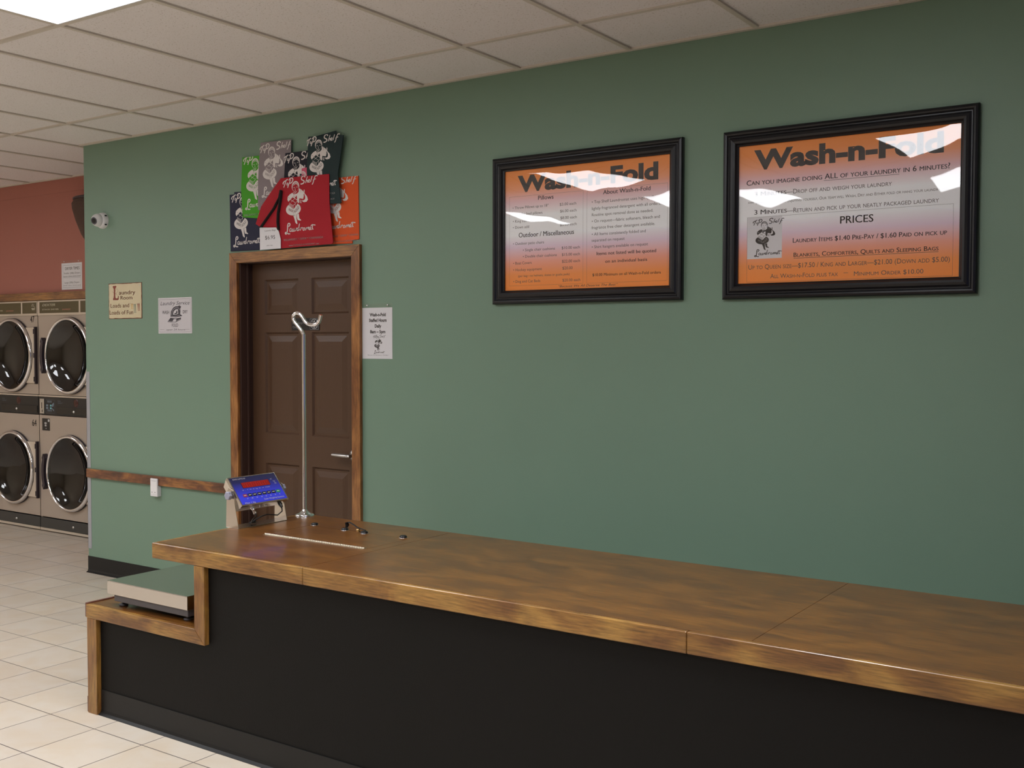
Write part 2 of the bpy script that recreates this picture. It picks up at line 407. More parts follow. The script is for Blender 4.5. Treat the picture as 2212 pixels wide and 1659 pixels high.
def acrylic(name, tint=(1,1,1,1), rough=0.02, f0=0.08):
    m, nt, N, L, b = newmat(name); N.remove(b)
    t = N.new('ShaderNodeBsdfTransparent'); t.inputs[0].default_value = tint
    g = N.new('ShaderNodeBsdfGlossy'); g.inputs['Roughness'].default_value = rough
    ge = N.new('ShaderNodeNewGeometry'); dp = N.new('ShaderNodeVectorMath'); dp.operation = 'DOT_PRODUCT'
    L.new(ge.outputs['Normal'], dp.inputs[0]); L.new(ge.outputs['Incoming'], dp.inputs[1])
    def mth(op, a, b_=None):
        n = N.new('ShaderNodeMath'); n.operation = op
        if isinstance(a, float): n.inputs[0].default_value = a
        else: L.new(a, n.inputs[0])
        if b_ is not None:
            if isinstance(b_, float): n.inputs[1].default_value = b_
            else: L.new(b_, n.inputs[1])
        return n.outputs[0]
    c1 = mth('SUBTRACT', 1.0, mth('ABSOLUTE', dp.outputs['Value'])); fz = mth('ADD', mth('MULTIPLY', mth('POWER', c1, 5.0), 1.0-f0), f0)
    mx = N.new('ShaderNodeMixShader'); L.new(fz, mx.inputs[0]); L.new(t.outputs[0], mx.inputs[1]); L.new(g.outputs[0], mx.inputs[2])
    L.new(mx.outputs[0], N['Material Output'].inputs[0]); return m
M['acrylic'] = acrylic('clear_acrylic')
M['smoked'] = acrylic('smoked_door_glass', (0.20,0.21,0.22,1), 0.02)

def floor_mat():
    m, nt, N, L, b = newmat('cream_ceramic_floor_tiles')
    tc = N.new('ShaderNodeTexCoord'); mp = N.new('ShaderNodeMapping'); T = 0.30897
    mp.inputs['Location'].default_value = (3.84977, 1.80412, 0); L.new(tc.outputs['Object'], mp.inputs['Vector'])
    br = N.new('ShaderNodeTexBrick'); br.offset = 0.0; br.squash = 1.0; L.new(mp.outputs[0], br.inputs['Vector'])
    br.inputs['Scale'].default_value = 1.0; br.inputs['Brick Width'].default_value = T; br.inputs['Row Height'].default_value = T
    br.inputs['Mortar Size'].default_value = 0.0025; br.inputs['Mortar Smooth'].default_value = 0.3
    br.inputs['Color1'].default_value = srgb(206,195,180); br.inputs['Color2'].default_value = srgb(198,187,173); br.inputs['Mortar'].default_value = srgb(92,82,78)
    nz = N.new('ShaderNodeTexNoise'); nz.inputs['Scale'].default_value = 4.5; nz.inputs['Detail'].default_value = 6; nz.inputs['Distortion'].default_value = 1.2
    L.new(mp.outputs[0], nz.inputs['Vector'])
    cr = N.new('ShaderNodeValToRGB'); cr.color_ramp.elements[0].position = 0.35; cr.color_ramp.elements[1].position = 0.68
    cr.color_ramp.elements[0].color = (1.0,1.0,1.0,1); cr.color_ramp.elements[1].color = (0.96,0.91,0.84,1)
    L.new(nz.outputs['Fac'], cr.inputs[0])
    mx = N.new('ShaderNodeMix'); mx.data_type = 'RGBA'; mx.blend_type = 'MULTIPLY'; mx.inputs[0].default_value = 1
    L.new(br.outputs['Color'], mx.inputs[6]); L.new(cr.outputs[0], mx.inputs[7]); L.new(mx.outputs[2], b.inputs['Base Color'])
    b.inputs['Roughness'].default_value = 0.33
    bp = N.new('ShaderNodeBump'); bp.invert = True; bp.inputs['Strength'].default_value = 0.5; bp.inputs['Distance'].default_value = 0.002
    L.new(br.outputs['Fac'], bp.inputs['Height']); L.new(bp.outputs[0], b.inputs['Normal']); return m
M['floor'] = floor_mat()

def ceiling_mat():
    m, nt, N, L, b = newmat('speckled_ceiling_tile')
    tc = N.new('ShaderNodeTexCoord'); n = N.new('ShaderNodeTexNoise'); n.inputs['Scale'].default_value = 120; n.inputs['Detail'].default_value = 3
    L.new(tc.outputs['Object'], n.inputs['Vector'])
    cr = N.new('ShaderNodeValToRGB'); cr.color_ramp.elements[0].position = 0.30; cr.color_ramp.elements[1].position = 0.40
    cr.color_ramp.elements[0].color = srgb(190,182,172); cr.color_ramp.elements[1].color = srgb(228,223,222)
    L.new(n.outputs['Fac'], cr.inputs[0]); L.new(cr.outputs[0], b.inputs['Base Color']); b.inputs['Roughness'].default_value = 0.9
    bp = N.new('ShaderNodeBump'); bp.inputs['Strength'].default_value = 0.4; bp.inputs['Distance'].default_value = 0.002
    L.new(n.outputs['Fac'], bp.inputs['Height']); L.new(bp.outputs[0], b.inputs['Normal']); return m
M['ceil'] = ceiling_mat()

# ------------------------------------------------------------------ room shell
H = 2.924; XW = -6.561; XR, XL, YF = 3.2, -12.4, -7.4
GX, GA, GP = -6.6215, 0.483, 0.6096
struct(MB().box(XL,XR,YF,1.6,-0.08,0).build('floor', M['floor']))
struct(MB().box(XL,XR,YF,1.6,H+0.008,H+0.06).build('ceiling', M['ceil']))
# T-bar grid, two-foot pitch along the wall, four-foot pitch away from it
g = MB(); b_ = 0.012
xs = [GX + GP*i for i in range(-9, 17) if XL < GX + GP*i < XR]
ys = [-GA - 2*GP*j for j in range(0, 8) if -GA - 2*GP*j > YF]
for y in ys: g.box(XL+0.01, XR-0.01, y-b_, y+b_, H, H+0.008)
for x in xs:
    yy = [(0.77 if x < XW else 0.0)] + ys + [YF]
    for y1, y0 in zip(yy[:-1], yy[1:]): g.box(x-b_, x+b_, y0+b_, y1-b_, H, H+0.008)
struct(g.build('trim_1', M['tileedge']))
g = MB(); g.box(XW-0.02, XR, -0.022, 0, H-0.002, H+0.008); g.box(XL, XW-0.02, 0.748, 0.770, H-0.002, H+0.008); g.box(XW-0.02, XW, 0, 0.748, H-0.002, H+0.008)
struct(g.build('trim_2', M['tileedge']))
# green wall with the door opening and its return at the outside corner
DX0, DX1, DZ = -5.012, -4.078, 2.068
wb = MB()
wb.box(XW, DX0, 0, 0.15, 0, H); wb.box(DX1, XR, 0, 0.15, 0, H); wb.box(DX0, DX1, 0, 0.15, DZ, H); wb.box(XW, XW+0.15, 0.15, 1.6, 0, H); wb.box(DX0-0.2, DX1+0.2, 0.1505, 0.2, 0, 2.3)  # last box is an unseen backing, added to block sky light around the door
struct(wb.build('wall_back', M['green']))
U1, U2 = -8.7675, -7.9425
wp = MB(); wp.box(XL, XW, 0.775, 0.9, 2.0, H); wp.box(XL, U1-0.4155, 0.775, 0.9, 0, 2.0); wp.box(U2+0.4155, XW, 0.775, 0.9, 0, 2.0)
wp.box(XL, XW, 0.770, 0.776, H-0.11, H)
wp.box(XL, XW, 1.5, 1.6, 0, H)  # unseen backing added behind the dryers to stop blue sky light leaking in
struct(wp.build('wall_alcove', M['pink']))
struct(MB().box(XL-0.1, XL, YF, 1.6, 0, H).build('wall_left', M['beige']))
WY = [(-6.9,-5.1),(-4.9,-3.1)]; WZ0, WZ1 = 0.75, 2.40
wr = MB(); wr.box(XR, XR+0.1, YF, 0.15, 0, WZ0).box(XR, XR+0.1, YF, 0.15, WZ1, H); ye = [YF]+[v for p in WY for v in p]+[0.15]
for a, b in zip(ye[::2], ye[1::2]): wr.box(XR, XR+0.1, a, b, WZ0, WZ1)
struct(wr.build('wall_right', M['beige']))
for k, (a, b) in enumerate(WY):
    wn = struct(MB().add([(XR+0.05,a,WZ0),(XR+0.05,b,WZ0),(XR+0.05,b,WZ1),(XR+0.05,a,WZ1)], [(0,1,2,3)]).build('window_%d' % (k+1), M['acrylic']))
    MB().box(XR+0.03,XR+0.07,a,a+0.04,WZ0,WZ1).box(XR+0.03,XR+0.07,b-0.04,b,WZ0,WZ1).box(XR+0.03,XR+0.07,a+0.04,b-0.04,WZ0,WZ0+0.04).box(XR+0.03,XR+0.07,a+0.04,b-0.04,WZ1-0.04,WZ1).build('window_frame', M['white'], wn)
struct(MB().box(XL, XR, YF-0.1, YF, 0, H).build('wall_front', M['beige']))
# cove base
def cove(x0, x1, y, name, h=0.112):
    m = MB()
    prof = [(0,h),(-0.0035,h),(-0.0035,0.02),(-0.007,0.009),(-0.019,0.002),(-0.019,0.0),(0,0)]
    vs = [(x0, y+a, z) for a, z in prof] + [(x1, y+a, z) for a, z in prof]; n = len(prof)
    m.add(vs, [(i, (i+1)%n, (i+1)%n+n, i+n) for i in range(n)] + [tuple(range(n)), tuple(range(2*n-1,n-1,-1))])
    return m
struct(cove(XW-0.004, DX0-0.066, 0, 'x').build('baseboard_back', M['cove']))
struct(cove(DX1+0.066, XR, 0, 'x').build('baseboard_right', M['cove']))
# dark stained rail
struct(MB().box(XW+0.012, -5.081, -0.020, 0, 0.660, 0.720).build('trim_3', M['wood_rail'], bevel=0.002))
# corner guard
g = MB(); g.box(XW-0.002, XW+0.038, -0.002, 0, 0.165, 0.655); g.box(XW-0.002, XW+0.038, -0.002, 0, 0.725, 1.385)
g.box(XW-0.002, XW, -0.002, 0.04, 0.165, 1.385)
cg = g.build('corner_guard', mat('aluminium', (0.42,0.44,0.50), 0.35, metal=0.6)); tag(cg, 'slim aluminium guard strip on the outside corner of the green wall', 'corner guard')
# board above the dryers
struct(MB().box(-9.6, XW, 0.735, 0.775, 1.938, 2.001).build('trim_4', M['wood_dx'], bevel=0.002))

# ------------------------------------------------------------------ ceiling lights
def ceiling_light(i, row, label):
    x0 = GX + GP*i + b_; x1 = GX + GP*(i+1) - b_; y1 = -GA - 2*GP*row - b_; y0 = y1 - 2*GP + 2*b_
    if y0 < YF: return
    cx, cy_ = (x0+x1)/2, (y0+y1)/2
    e = empty('ceiling_light', (cx, cy_, H), label, 'ceiling light', 'recessed ceiling light panels')
    hx, hy = (x1-x0)/2, (y1-y0)/2
    MB().box(-hx+0.008, hx-0.008, -hy+0.008, hy-0.008, 0.002, 0.005).build('diffuser', LM, e)
    f = MB(); f.box(-hx,hx,-hy,-hy+0.008,0,0.007); f.box(-hx,hx,hy-0.008,hy,0,0.007); f.box(-hx,-hx+0.008,-hy+0.008,hy-0.008,0,0.007); f.box(hx-0.008,hx,-hy+0.008,hy-0.008,0,0.007)
    f.build('frame', M['white'], e)
    ld = bpy.data.lights.new('tube_light', 'AREA'); ld.shape = 'RECTANGLE'; ld.size = 2*hx-0.05; ld.size_y = 2*hy-0.05
    ld.energy = TUBE * (0.55 if i <= 0 else 1.35 if i == 8 and row == 1 else 0.75 if row == 1 else 1.0); ld.color = LAMP_COL; ld.spread = math.radians(125)
    lo = bpy.data.objects.new('lamp', ld); COL.objects.link(lo); lo.parent = e; lo.location = (0, 0, -0.001)
LM, _, N_, L_n, b0 = newmat('lit_diffuser'); b0.inputs['Base Color'].default_value = (0.9,0.9,0.9,1)
b0.inputs['Emission Color'].default_value = (*LAMP_COL, 1); b0.inputs['Emission Strength'].default_value = LAMP
ROWN = {1: 'in the row nearest the green wall', 3: 'in the second row from the green wall'}
COLN = {-8: 'at the dryer aisle end', -4: 'before the dryers', 0: 'beside the counter', 4: 'over the hatch', 8: 'over the counter'}
for row in (1, 3):
    for i in (-8, -4, 0, 4, 8):
        if (row, i) == (1, 4): lab = 'bright white light panel in the ceiling above the counter hatch, nearest the bags'
        else: lab = 'lit ceiling panel %s, %s' % (ROWN[row], COLN[i])
        ceiling_light(i, row, lab)

# ------------------------------------------------------------------ door
TY = -0.022
def quadmesh(pts_y, name, m, parent, bevel=0.0):  # list of (outline xz, y0, y1)
    mb = MB()
    for pts, a, b in pts_y: mb.prism(pts, a, b)
    return mb.build(name, m, parent, bevel=bevel)
df = empty('door_casing', (-4.545, 0, 0), 'brown stained wood casing around the brown six-panel door', 'door casing')
ox = 4.545
oL, oR, iL, iR, oT, iT = -5.076+ox, -4.017+ox, -5.010+ox, -4.080+ox, 2.124, 2.062
quadmesh([([(oL,0),(iL,0),(iL,iT),(oL,oT)], TY, -0.0004)], 'side_casing', M['wood_dz'], df, 0.002)
quadmesh([([(iR,0),(oR,0),(oR,oT),(iR,iT)], TY, -0.0004)], 'side_casing', M['wood_dz'], df, 0.002)
quadmesh([([(oL,oT),(iL,iT),(iR,iT),(oR,oT)], TY, -0.0004)], 'head_casing', M['wood_dx'], df, 0.002)
# painted jamb with stop
jb = MB(); jb.box(DX0, DX0+0.012, -0.0, 0.15, 0, DZ); jb.box(DX1-0.004, DX1, 0, 0.15, 0, DZ); jb.box(DX0+0.012, DX1-0.004, 0, 0.15, DZ-0.008, DZ)
jb.box(DX0+0.012, DX0+0.022, 0.045, 0.060, 0, DZ-0.008)
struct(jb.build('trim_5', M['jamb'], bevel=0.0015))
dr = empty('door', (-4.545, 0.092, 0), 'brown six-panel door with a silver lever handle', 'door'); dr.name = 'door_1'; dr['kind'] = 'structure'
for k in ('label', 'category'): pass
sl = MB(); a0, a1, zt = -4.998+ox, -4.084+ox, 2.058
cols = [(-4.891+ox, -4.606+ox), (-4.498+ox, -4.205+ox)]; rows = [(0.25, 0.856), (1.036, 1.646), (1.752, 1.962)]
X = [a0] + [c for p in cols for c in p] + [a1]; Z = [0.008] + [c for p in rows for c in p] + [zt]
def ring(mb, r0, y0, r1, y1):
    (x0,x1,z0,z1), (u0,u1,w0,w1) = r0, r1
    A = [(x0,y0,z0),(x1,y0,z0),(x1,y0,z1),(x0,y0,z1)]; B = [(u0,y1,w0),(u1,y1,w0),(u1,y1,w1),(u0,y1,w1)]
    mb.add(A+B, [(i,(i+1)%4,(i+1)%4+4,i+4) for i in range(4)])
def inset(r, d): return (r[0]+d, r[1]-d, r[2]+d, r[3]-d)
for i in range(len(X)-1):
    for j in range(len(Z)-1):
        r = (X[i], X[i+1], Z[j], Z[j+1])
        if i in (1, 3) and j in (1, 3, 5):
            r1 = inset(r, 0.010); r2 = inset(r, 0.022); r3_ = inset(r, 0.056)
            ring(sl, r, 0, r1, 0.011); ring(sl, r1, 0.011, r2, 0.011); ring(sl, r2, 0.011, r3_, 0.003)
            sl.add([(r3_[0],0.003,r3_[2]),(r3_[1],0.003,r3_[2]),(r3_[1],0.003,r3_[3]),(r3_[0],0.003,r3_[3])], [(0,1,2,3)])
        else: sl.add([(r[0],0,r[2]),(r[1],0,r[2]),(r[1],0,r[3]),(r[0],0,r[3])], [(0,1,2,3)])
sl.box(a0, a1, 0.012, 0.044, 0.008, zt); 
for q in ((a0,a0,0.008,zt),(a1,a1,0.008,zt)): sl.add([(q[0],0,q[2]),(q[0],0.012,q[2]),(q[0],0.012,q[3]),(q[0],0,q[3])], [(0,1,2,3)])
sl.build('door_slab', M['door'], dr)
hx = -4.165+ox; hd = MB()
hd.lathe([(0,0.012),(0.030,0.011),(0.033,0.006),(0.034,0)], (hx,0,0.942), 'y', 28)
hd.lathe([(0.010,0.05),(0.010,0.01)], (hx,0,0.942), 'y', 16)
hd.tube([(hx+0.014,-0.05,0.942),(hx-0.03,-0.052,0.943),(hx-0.10,-0.050,0.944),(hx-0.125,-0.048,0.944)], [0.013,0.0145,0.0135,0.011], 14, flat=0.75)
hd.lathe([(0,0.008),(0.007,0.0075),(0.008,0)], (hx-0.006,-0.058,0.942), 'y', 14)
hd.build('lever_handle', M['satin'], dr)
# Employees Only plaque
pl = empty('door_sign', (-4.55, 0.0915, 1.692), 'small black plaque reading Employees Only behind the chrome hook', 'sign')
MB().box(-0.1093, 0.1175, -0.003, 0, -0.0353, 0.0362).build('plaque', M['black'], pl, bevel=0.001)
F = Flat()
for e in EMP[:2]: F.text(e[0], e[1], e[2], e[3], e[4], 'M')
F.outline(0.042, 0.111, -0.031, 0.032, 0.0011)
for k in range(36):
    a = 2*math.pi*k/36; b = 2*math.pi*(k+1)/36; p = lambda t, r: (0.0768 + r*math.cos(t), 0.001 + r*math.sin(t))
    F.poly([p(a,0.0265), p(b,0.0265), p(b,0.0295), p(a,0.0295)])
F.ell(0.0768, 0.016, 0.0055, 0.006); F.poly([(0.066,0.008),(0.088,0.008),(0.086,-0.008),(0.082,-0.022),(0.078,-0.022),(0.077,-0.008),(0.074,-0.022),(0.070,-0.022)])
F.poly([(0.0565,0.019),(0.0585,0.021),(0.097,-0.017),(0.095,-0.019)])
F.build('lettering', mat('grey_print', srgb(170,170,172), 0.5), pl, y=-0.003)

# ------------------------------------------------------------------ the shop emblem (figure in jacket with tray and parcel), script lettering
def em(X, Y): return ((X-722)*0.000382, -(Y-800)*0.00027 - (X-722)*0.000026)
SCRIPT = {
 'Top': [(17,[(515,272),(508,245),(530,215),(562,196),(606,166)]),(15,[(572,190),(556,240),(538,292),(520,340)]),(10,[(600,240),(584,262),(590,290),(608,282),(606,250),(596,238)]),
         (15,[(668,170),(648,225),(622,290),(604,345)]),(16,[(628,190),(660,150),(700,142),(716,172),(704,215),(676,245),(648,252)])],
 'Shelf': [(17,[(972,135),(958,108),(925,108),(898,140),(898,178),(930,196),(950,214),(944,245),(912,268),(878,272)]),(12,[(1020,118),(1000,180),(978,256)]),(11,[(992,220),(1012,196),(1024,200),(1014,246)]),
         (11,[(1040,222),(1062,206),(1066,186),(1048,184),(1034,212),(1044,240),(1070,232)]),(13,[(1118,112),(1100,170),(1082,234)]),(14,[(1228,112),(1200,102),(1176,124),(1152,196),(1130,262),(1112,286)]),(9,[(1130,196),(1165,180),(1196,168)])],
 'Laundromat': [(17,[(620,1168),(648,1134),(640,1102),(612,1106),(600,1150),(598,1210),(590,1276),(572,1324),(550,1320),(554,1294),(582,1296),(612,1320),(652,1318)]),
  (11,[(686,1212),(660,1206),(642,1236),(648,1272),(668,1264),(686,1216),(680,1262),(700,1270)]),(11,[(712,1206),(704,1250),(720,1268),(742,1204),(736,1258),(750,1262)]),
  (11,[(760,1262),(770,1200),(768,1236),(792,1196),(800,1206),(794,1256)]),(11,[(836,1192),(812,1198),(804,1240),(822,1250),(838,1196)]),(13,[(850,1100),(836,1180),(842,1244)]),
  (12,[(866,1248),(878,1186),(880,1212),(900,1182),(914,1196)]),(11,[(944,1186),(924,1204),(926,1240),(948,1236),(958,1200),(944,1186)]),
  (11,[(974,1244),(986,1180),(986,1214),(1008,1176),(1010,1232),(1014,1206),(1038,1172),(1042,1228)]),(11,[(1086,1172),(1062,1176),(1052,1212),(1066,1230),(1086,1176),(1086,1222),(1102,1222)]),
  (13,[(1128,1112),(1116,1170),(1122,1216),(1136,1210)]),(14,[(1086,1150),(1110,1124),(1150,1126),(1178,1130)])]}
def emblem(F, cx, cz, k=1.0, full=True, words=('Top','Shelf','Laundromat'), base=1):
    """ink is material 0, the sheet colour is material 1"""
    P = lambda pts: [(cx + em(*p)[0]*k, cz + em(*p)[1]*k) for p in pts]
    for wname in words:
        for wd, pts in SCRIPT[wname]: F.pen(P(pts), wd*0.00034*k*1.4, 0, base, 0.2)
    def el(X, Y, rx, ry, mi, lay, rot=0.0):
        c = P([(X, Y)])[0]; F.ell(c[0], c[1], rx*0.000382*k, ry*0.00027*k, mi, base+lay, 26, rot)
    # head with hair outline
    el(770, 318, 78, 112, 0, 0); el(772, 330, 68, 100, 1, 1)
    for q in ([(706,350),(712,290),(750,250),(800,250),(830,290),(838,340)], [(728,300),(760,270),(800,272),(822,306)]): F.pen(P(q), 0.0030*k, 0, base+2)
    for q in ([(728,352),(744,340),(760,352)],[(788,340),(804,330),(818,340)],[(768,360),(762,400),(778,404)],[(738,420),(768,438),(800,420)],[(722,440),(750,462),(790,452)]): F.pen(P(q), 0.0022*k, 0, base+2)
    # jacket
    F.poly(P([(704,452),(650,486),(606,536),(598,600),(628,660),(700,552),(800,606),(812,660),(842,670),(850,570),(928,584),(944,520),(928,420),(858,362),(842,366),(838,430),(800,474),(760,482),(722,474)]), 0, base)
    F.poly(P([(752,566),(792,508),(804,572),(790,600)]), 1, base+1); F.pen(P([(700,560),(736,520),(760,560)]), 0.0016*k, 1, base+1)
    F.ell(*P([(737,492)])[0], 0.003*k, 0.003*k, 1, base+1, 10); F.pen(P([(612,548),(640,560),(664,590)]), 0.0014*k, 1, base+1); F.pen(P([(868,372),(884,420),(878,450)]), 0.0014*k, 1, base+1)
    # raised arm and hand
    F.poly(P([(932,470),(946,386),(960,400),(956,462),(1010,532),(1028,600),(1000,642),(950,654),(916,640),(912,612),(950,560),(944,520)]), 0, base)
    F.poly(P([(940,480),(952,476),(972,540),(968,590),(930,620),(918,600),(946,560)]), 1, base+1)
    for q in ([(880,600),(862,640),(872,668)], [(898,610),(882,648),(892,672)]): F.pen(P(q), 0.0028*k, 0, base)
    # tray, parcel
    el(722, 800, 157, 130, 0, 0)
    F.poly(P([(710,548),(806,612),(802,700),(726,800),(624,712),(618,640)]), 1, base+1)
    for q in ([(618,640),(710,548),(806,612)], [(640,664),(724,716),(806,624)], [(664,596),(762,660)], [(752,580),(676,650)], [(628,700),(722,776)], [(634,684),(724,750)], [(724,716),(726,796)], [(762,668),(768,748)]): F.pen(P(q), 0.0019*k, 0, base+2)
    c = P([(612,772)])[0]; F.text('WASH', c[0], c[0]+0.041*k, c[1]-0.015*k, 0.0155*k, 'M', 1, base+1, -0.35)
    c = P([(764,886)])[0]; F.text('FOLD', c[0], c[0]+0.043*k, c[1]+0.001*k, 0.0165*k, 'M', 1, base+1, 0.72)
    F.text('n', P([(716,880)])[0][0], P([(736,880)])[0][0], P([(736,885)])[0][1], 0.006*k, '', 1, base+1)
    # legs
    F.poly(P([(714,916),(784,920),(790,1010),(808,1108),(790,1110),(764,1084),(744,1000)]), 0, base)
    F.poly(P([(788,914),(838,890),(846,990),(886,1028),(876,1038),(812,1026),(800,980)]), 0, base)
    if full:
        a = P([(512,1436)])[0]; b = P([(1336,1410)])[0]; F.text('WILLIAMSVILLE * DEPEW * TONAWANDA', a[0], b[0], (a[1]+b[1])/2-0.004*k, 0.012*k, 'M', 0, base)
        a = P([(622,1560)])[0]; b = P([(1250,1535)])[0]; F.text('www.TOPSHELFLAUNDROMAT.com', a[0], b[0], (a[1]+b[1])/2-0.002*k, 0.0095*k, 'M', 0, base)

# ------------------------------------------------------------------ laundry bags above the door
def bag(outline, y, tray, col, label, clips=(), back=None, full=True, strap=None, words=('Top','Shelf','Laundromat'), ink=None, k=1.0, th=0.005):
    xs_ = [p[0] for p in outline]; zs_ = [p[1] for p in outline]; c = ((min(xs_)+max(xs_))/2, min(zs_))
    e = empty('laundry_bag', (c[0], y+th, c[1]), label, 'laundry bag', 'laundry bags hung over the door')
    fm = mat('bag_fabric', col, 0.7, spec=0.25, bump=0.35, bscale=500, var=0.06, vscale=9)
    loc = lambda p: (p[0]-c[0], p[1]-c[1])
    MB().prism([loc(p) for p in outline], -th, 0).build('bag_body', fm, e, bevel=0.0014)
    if back: MB().prism([loc(p) for p in back], -th+0.0052, 0.004).build('folded_flap', fm, e, bevel=0.001)
    if tray:
        F = Flat(); t = loc(tray); emblem(F, t[0], t[1], k, full, words)
        x0 = min(xs_)-c[0]+0.004; x1 = max(xs_)-c[0]-0.004
        cl = [((x0,0,0),(-1,0,0)), ((x1,0,0),(1,0,0)), ((0,0,0.004),(0,0,-1)), ((0,0,max(zs_)-c[1]-0.003),(0,0,1))]
        for p, n in clips: q = loc(p); cl.append(((q[0],0,q[1]), (n[0],0,n[1])))
        F.build('logo_lettering', [ink or M['printwhite'], fm], e, y=-th, clips=cl)
    if strap:
        for path in strap:
            MB().tube([(p[0]-c[0], -th-0.004, p[1]-c[1]) for p in path], 0.0165, 12, flat=0.25).build('drawstring', M['blackfab'], e)
    return e
bag([(-5.085,2.4774),(-5.0437,2.4764),(-5.0436,2.4902),(-4.817,2.4832),(-4.8286,2.1333),(-5.0801,2.1363)], -0.006, (-4.9848,2.2997), srgb(44,46,66), 'navy laundry bag at the left end of the row, standing on the door casing')
bag([(-4.9629,2.6893),(-4.7573,2.6842),(-4.7611,2.3109),(-4.9642,2.3329),(-4.9765,2.498)], -0.012, (-4.8696,2.5148), srgb(74,158,44), 'bright green laundry bag partly behind the grey one')
bag([(-4.7974,2.7583),(-4.5446,2.7513),(-4.5505,2.5955),(-4.5733,2.3588),(-4.8248,2.3656),(-4.823,2.5401),(-4.8075,2.7004)], -0.018, (-4.7227,2.5716), srgb(138,128,132), 'grey laundry bag with pale grey print', k=0.97)
bag([(-4.5862,2.6748),(-4.3139,2.6724),(-4.3159,2.3918),(-4.6007,2.408),(-4.598,2.5407)], -0.024, (-4.5171,2.4888), srgb(34,34,44), 'black laundry bag tucked behind the red bag and the dark green bag')
bag([(-4.452,2.575),(-4.405,2.578),(-4.40,2.50),(-4.452,2.50)], -0.0275, (-4.462,2.40), srgb(206,92,120), 'small corner of a pink laundry bag above the red bag', words=('Top','Shelf'), th=0.003)
bag([(-4.2968,2.5039),(-4.0384,2.5012),(-4.0341,2.153),(-4.084,2.1499),(-4.0841,2.1325),(-4.2993,2.138)], -0.006, (-4.222,2.3391), srgb(214,86,42), 'orange laundry bag at the right end of the row', k=0.93)
bag([(-4.3943,2.7477),(-4.124,2.7282),(-4.1671,2.5185),(-4.1447,2.3553),(-4.3899,2.3654),(-4.4086,2.5599)], -0.031, (-4.3302,2.5749), srgb(38,54,56), 'dark green laundry bag pinned highest, over the orange one', back=[(-4.3905,2.7409),(-4.1842,2.760),(-4.1795,2.7154),(-4.1808,2.5111),(-4.363,2.527)], k=0.93, clips=[((-4.1671,2.5185),(0.98,-0.2))])
bag([(-4.6106,2.5329),(-4.229,2.5231),(-4.2269,2.356),(-4.1997,2.1407),(-4.2121,2.1337),(-4.6109,2.1287),(-4.6342,2.2463),(-4.7853,2.2622),(-4.8245,2.2822),(-4.7762,2.3818),(-4.7054,2.4492)], -0.037, (-4.5097,2.347), srgb(168,32,44), 'large red laundry bag with black drawstrings in front of the others',
    strap=[[(-4.60,2.462),(-4.612,2.42),(-4.66,2.36),(-4.715,2.31),(-4.768,2.262)], [(-4.598,2.455),(-4.606,2.40),(-4.625,2.33),(-4.628,2.28),(-4.622,2.235)]])
tg = empty('price_tag', (-4.70, -0.042, 2.128), 'white paper price tag reading $6.95 beside the red bag', 'price tag')
MB().prism([(-0.0837,0.1288),(0.0533,0.123),(0.0771,0.0973),(0.0919,0.0533),(0.0915,0.0),(-0.0823,0.0)], -0.0008, 0).build('card', M['paper'], tg)
F = Flat()
for e in TAG: F.text(e[0], e[1], e[2], e[3]+0.062, e[4], '')
F.build('lettering', M['ink_g'], tg, y=-0.0008)

# ------------------------------------------------------------------ framed posters
def poster(cx, cz, label, rowsT, sx, sz, seed):
    e = empty('framed_poster', (cx, 0, cz), label, 'framed poster', 'framed price posters on the green wall')
    W2, H2 = 0.5195, 0.362
    prof = [(0,0.001),(0,0.020),(0.004,0.026),(0.012,0.029),(0.018,0.027),(0.024,0.021),(0.028,0.021),(0.036,0.026),(0.046,0.0285),(0.055,0.025),(0.061,0.017),(0.067,0.013),(0.067,0.006)]
    fr = MB(); C4 = [(-1,-1),(1,-1),(1,1),(-1,1)]; n = len(prof); vs = []
    for sx_, sz_ in C4:
        for u, h in prof: vs.append((sx_*(W2-u), -h, sz_*(H2-u)))
    fs = []
    for i in range(4):
        j = (i+1) % 4
        for k in range(n-1): fs.append((i*n+k, j*n+k, j*n+k+1, i*n+k+1))
    fr.add(vs, fs, 0, False); fr.box(-W2+0.003, W2-0.003, -0.003, 0, -H2+0.003, H2-0.003); fr.build('frame', M['frame'], e)
    ix, iz = W2-0.0675, H2-0.0605
    sh = MB().box(-ix, ix, -0.005, -0.0035, -iz, iz).build('poster_print', M['poster'], e)
    F = Flat(); rowsT(F, ix, iz); F.build('lettering', [M['ink'], M['paper'], M['ink_g']], sh, y=-0.005, step=0.00015)
    # acrylic sheet, bowed slightly forward and not quite flat
    r = random.Random(seed); ph = [r.uniform(0, 6.28) for _ in range(6)]; mb = MB(); nx, nz = 60, 40; vs = []
    for j in range(nz+1):
        for i in range(nx+1):
            u = -1 + 2*i/nx; v = -1 + 2*j/nz
            d = 0.0118*(1-u*u*0.92)*(1-v*v*0.85)**0.8 if abs(v) < 1 else 0.0
            d += 0.00055*math.sin(5.2*u+2.1*v+ph[0])*(1-v*v)*(1-u*u) + 0.00022*math.sin(13*u-6*v+ph[1])*(1-v*v)*(1-u*u) + 0.0003*math.sin(7*v+3*u+ph[2])*(1-v*v)*(1-u*u)
            vs.append((u*ix, -0.0062-d, v*iz))
    mb.add(vs, [(j*(nx+1)+i, j*(nx+1)+i+1, (j+1)*(nx+1)+i+1, (j+1)*(nx+1)+i) for j in range(nz) for i in range(nx)], 0, True)
    mb.build('acrylic_cover', M['acrylic'], e)
    return e
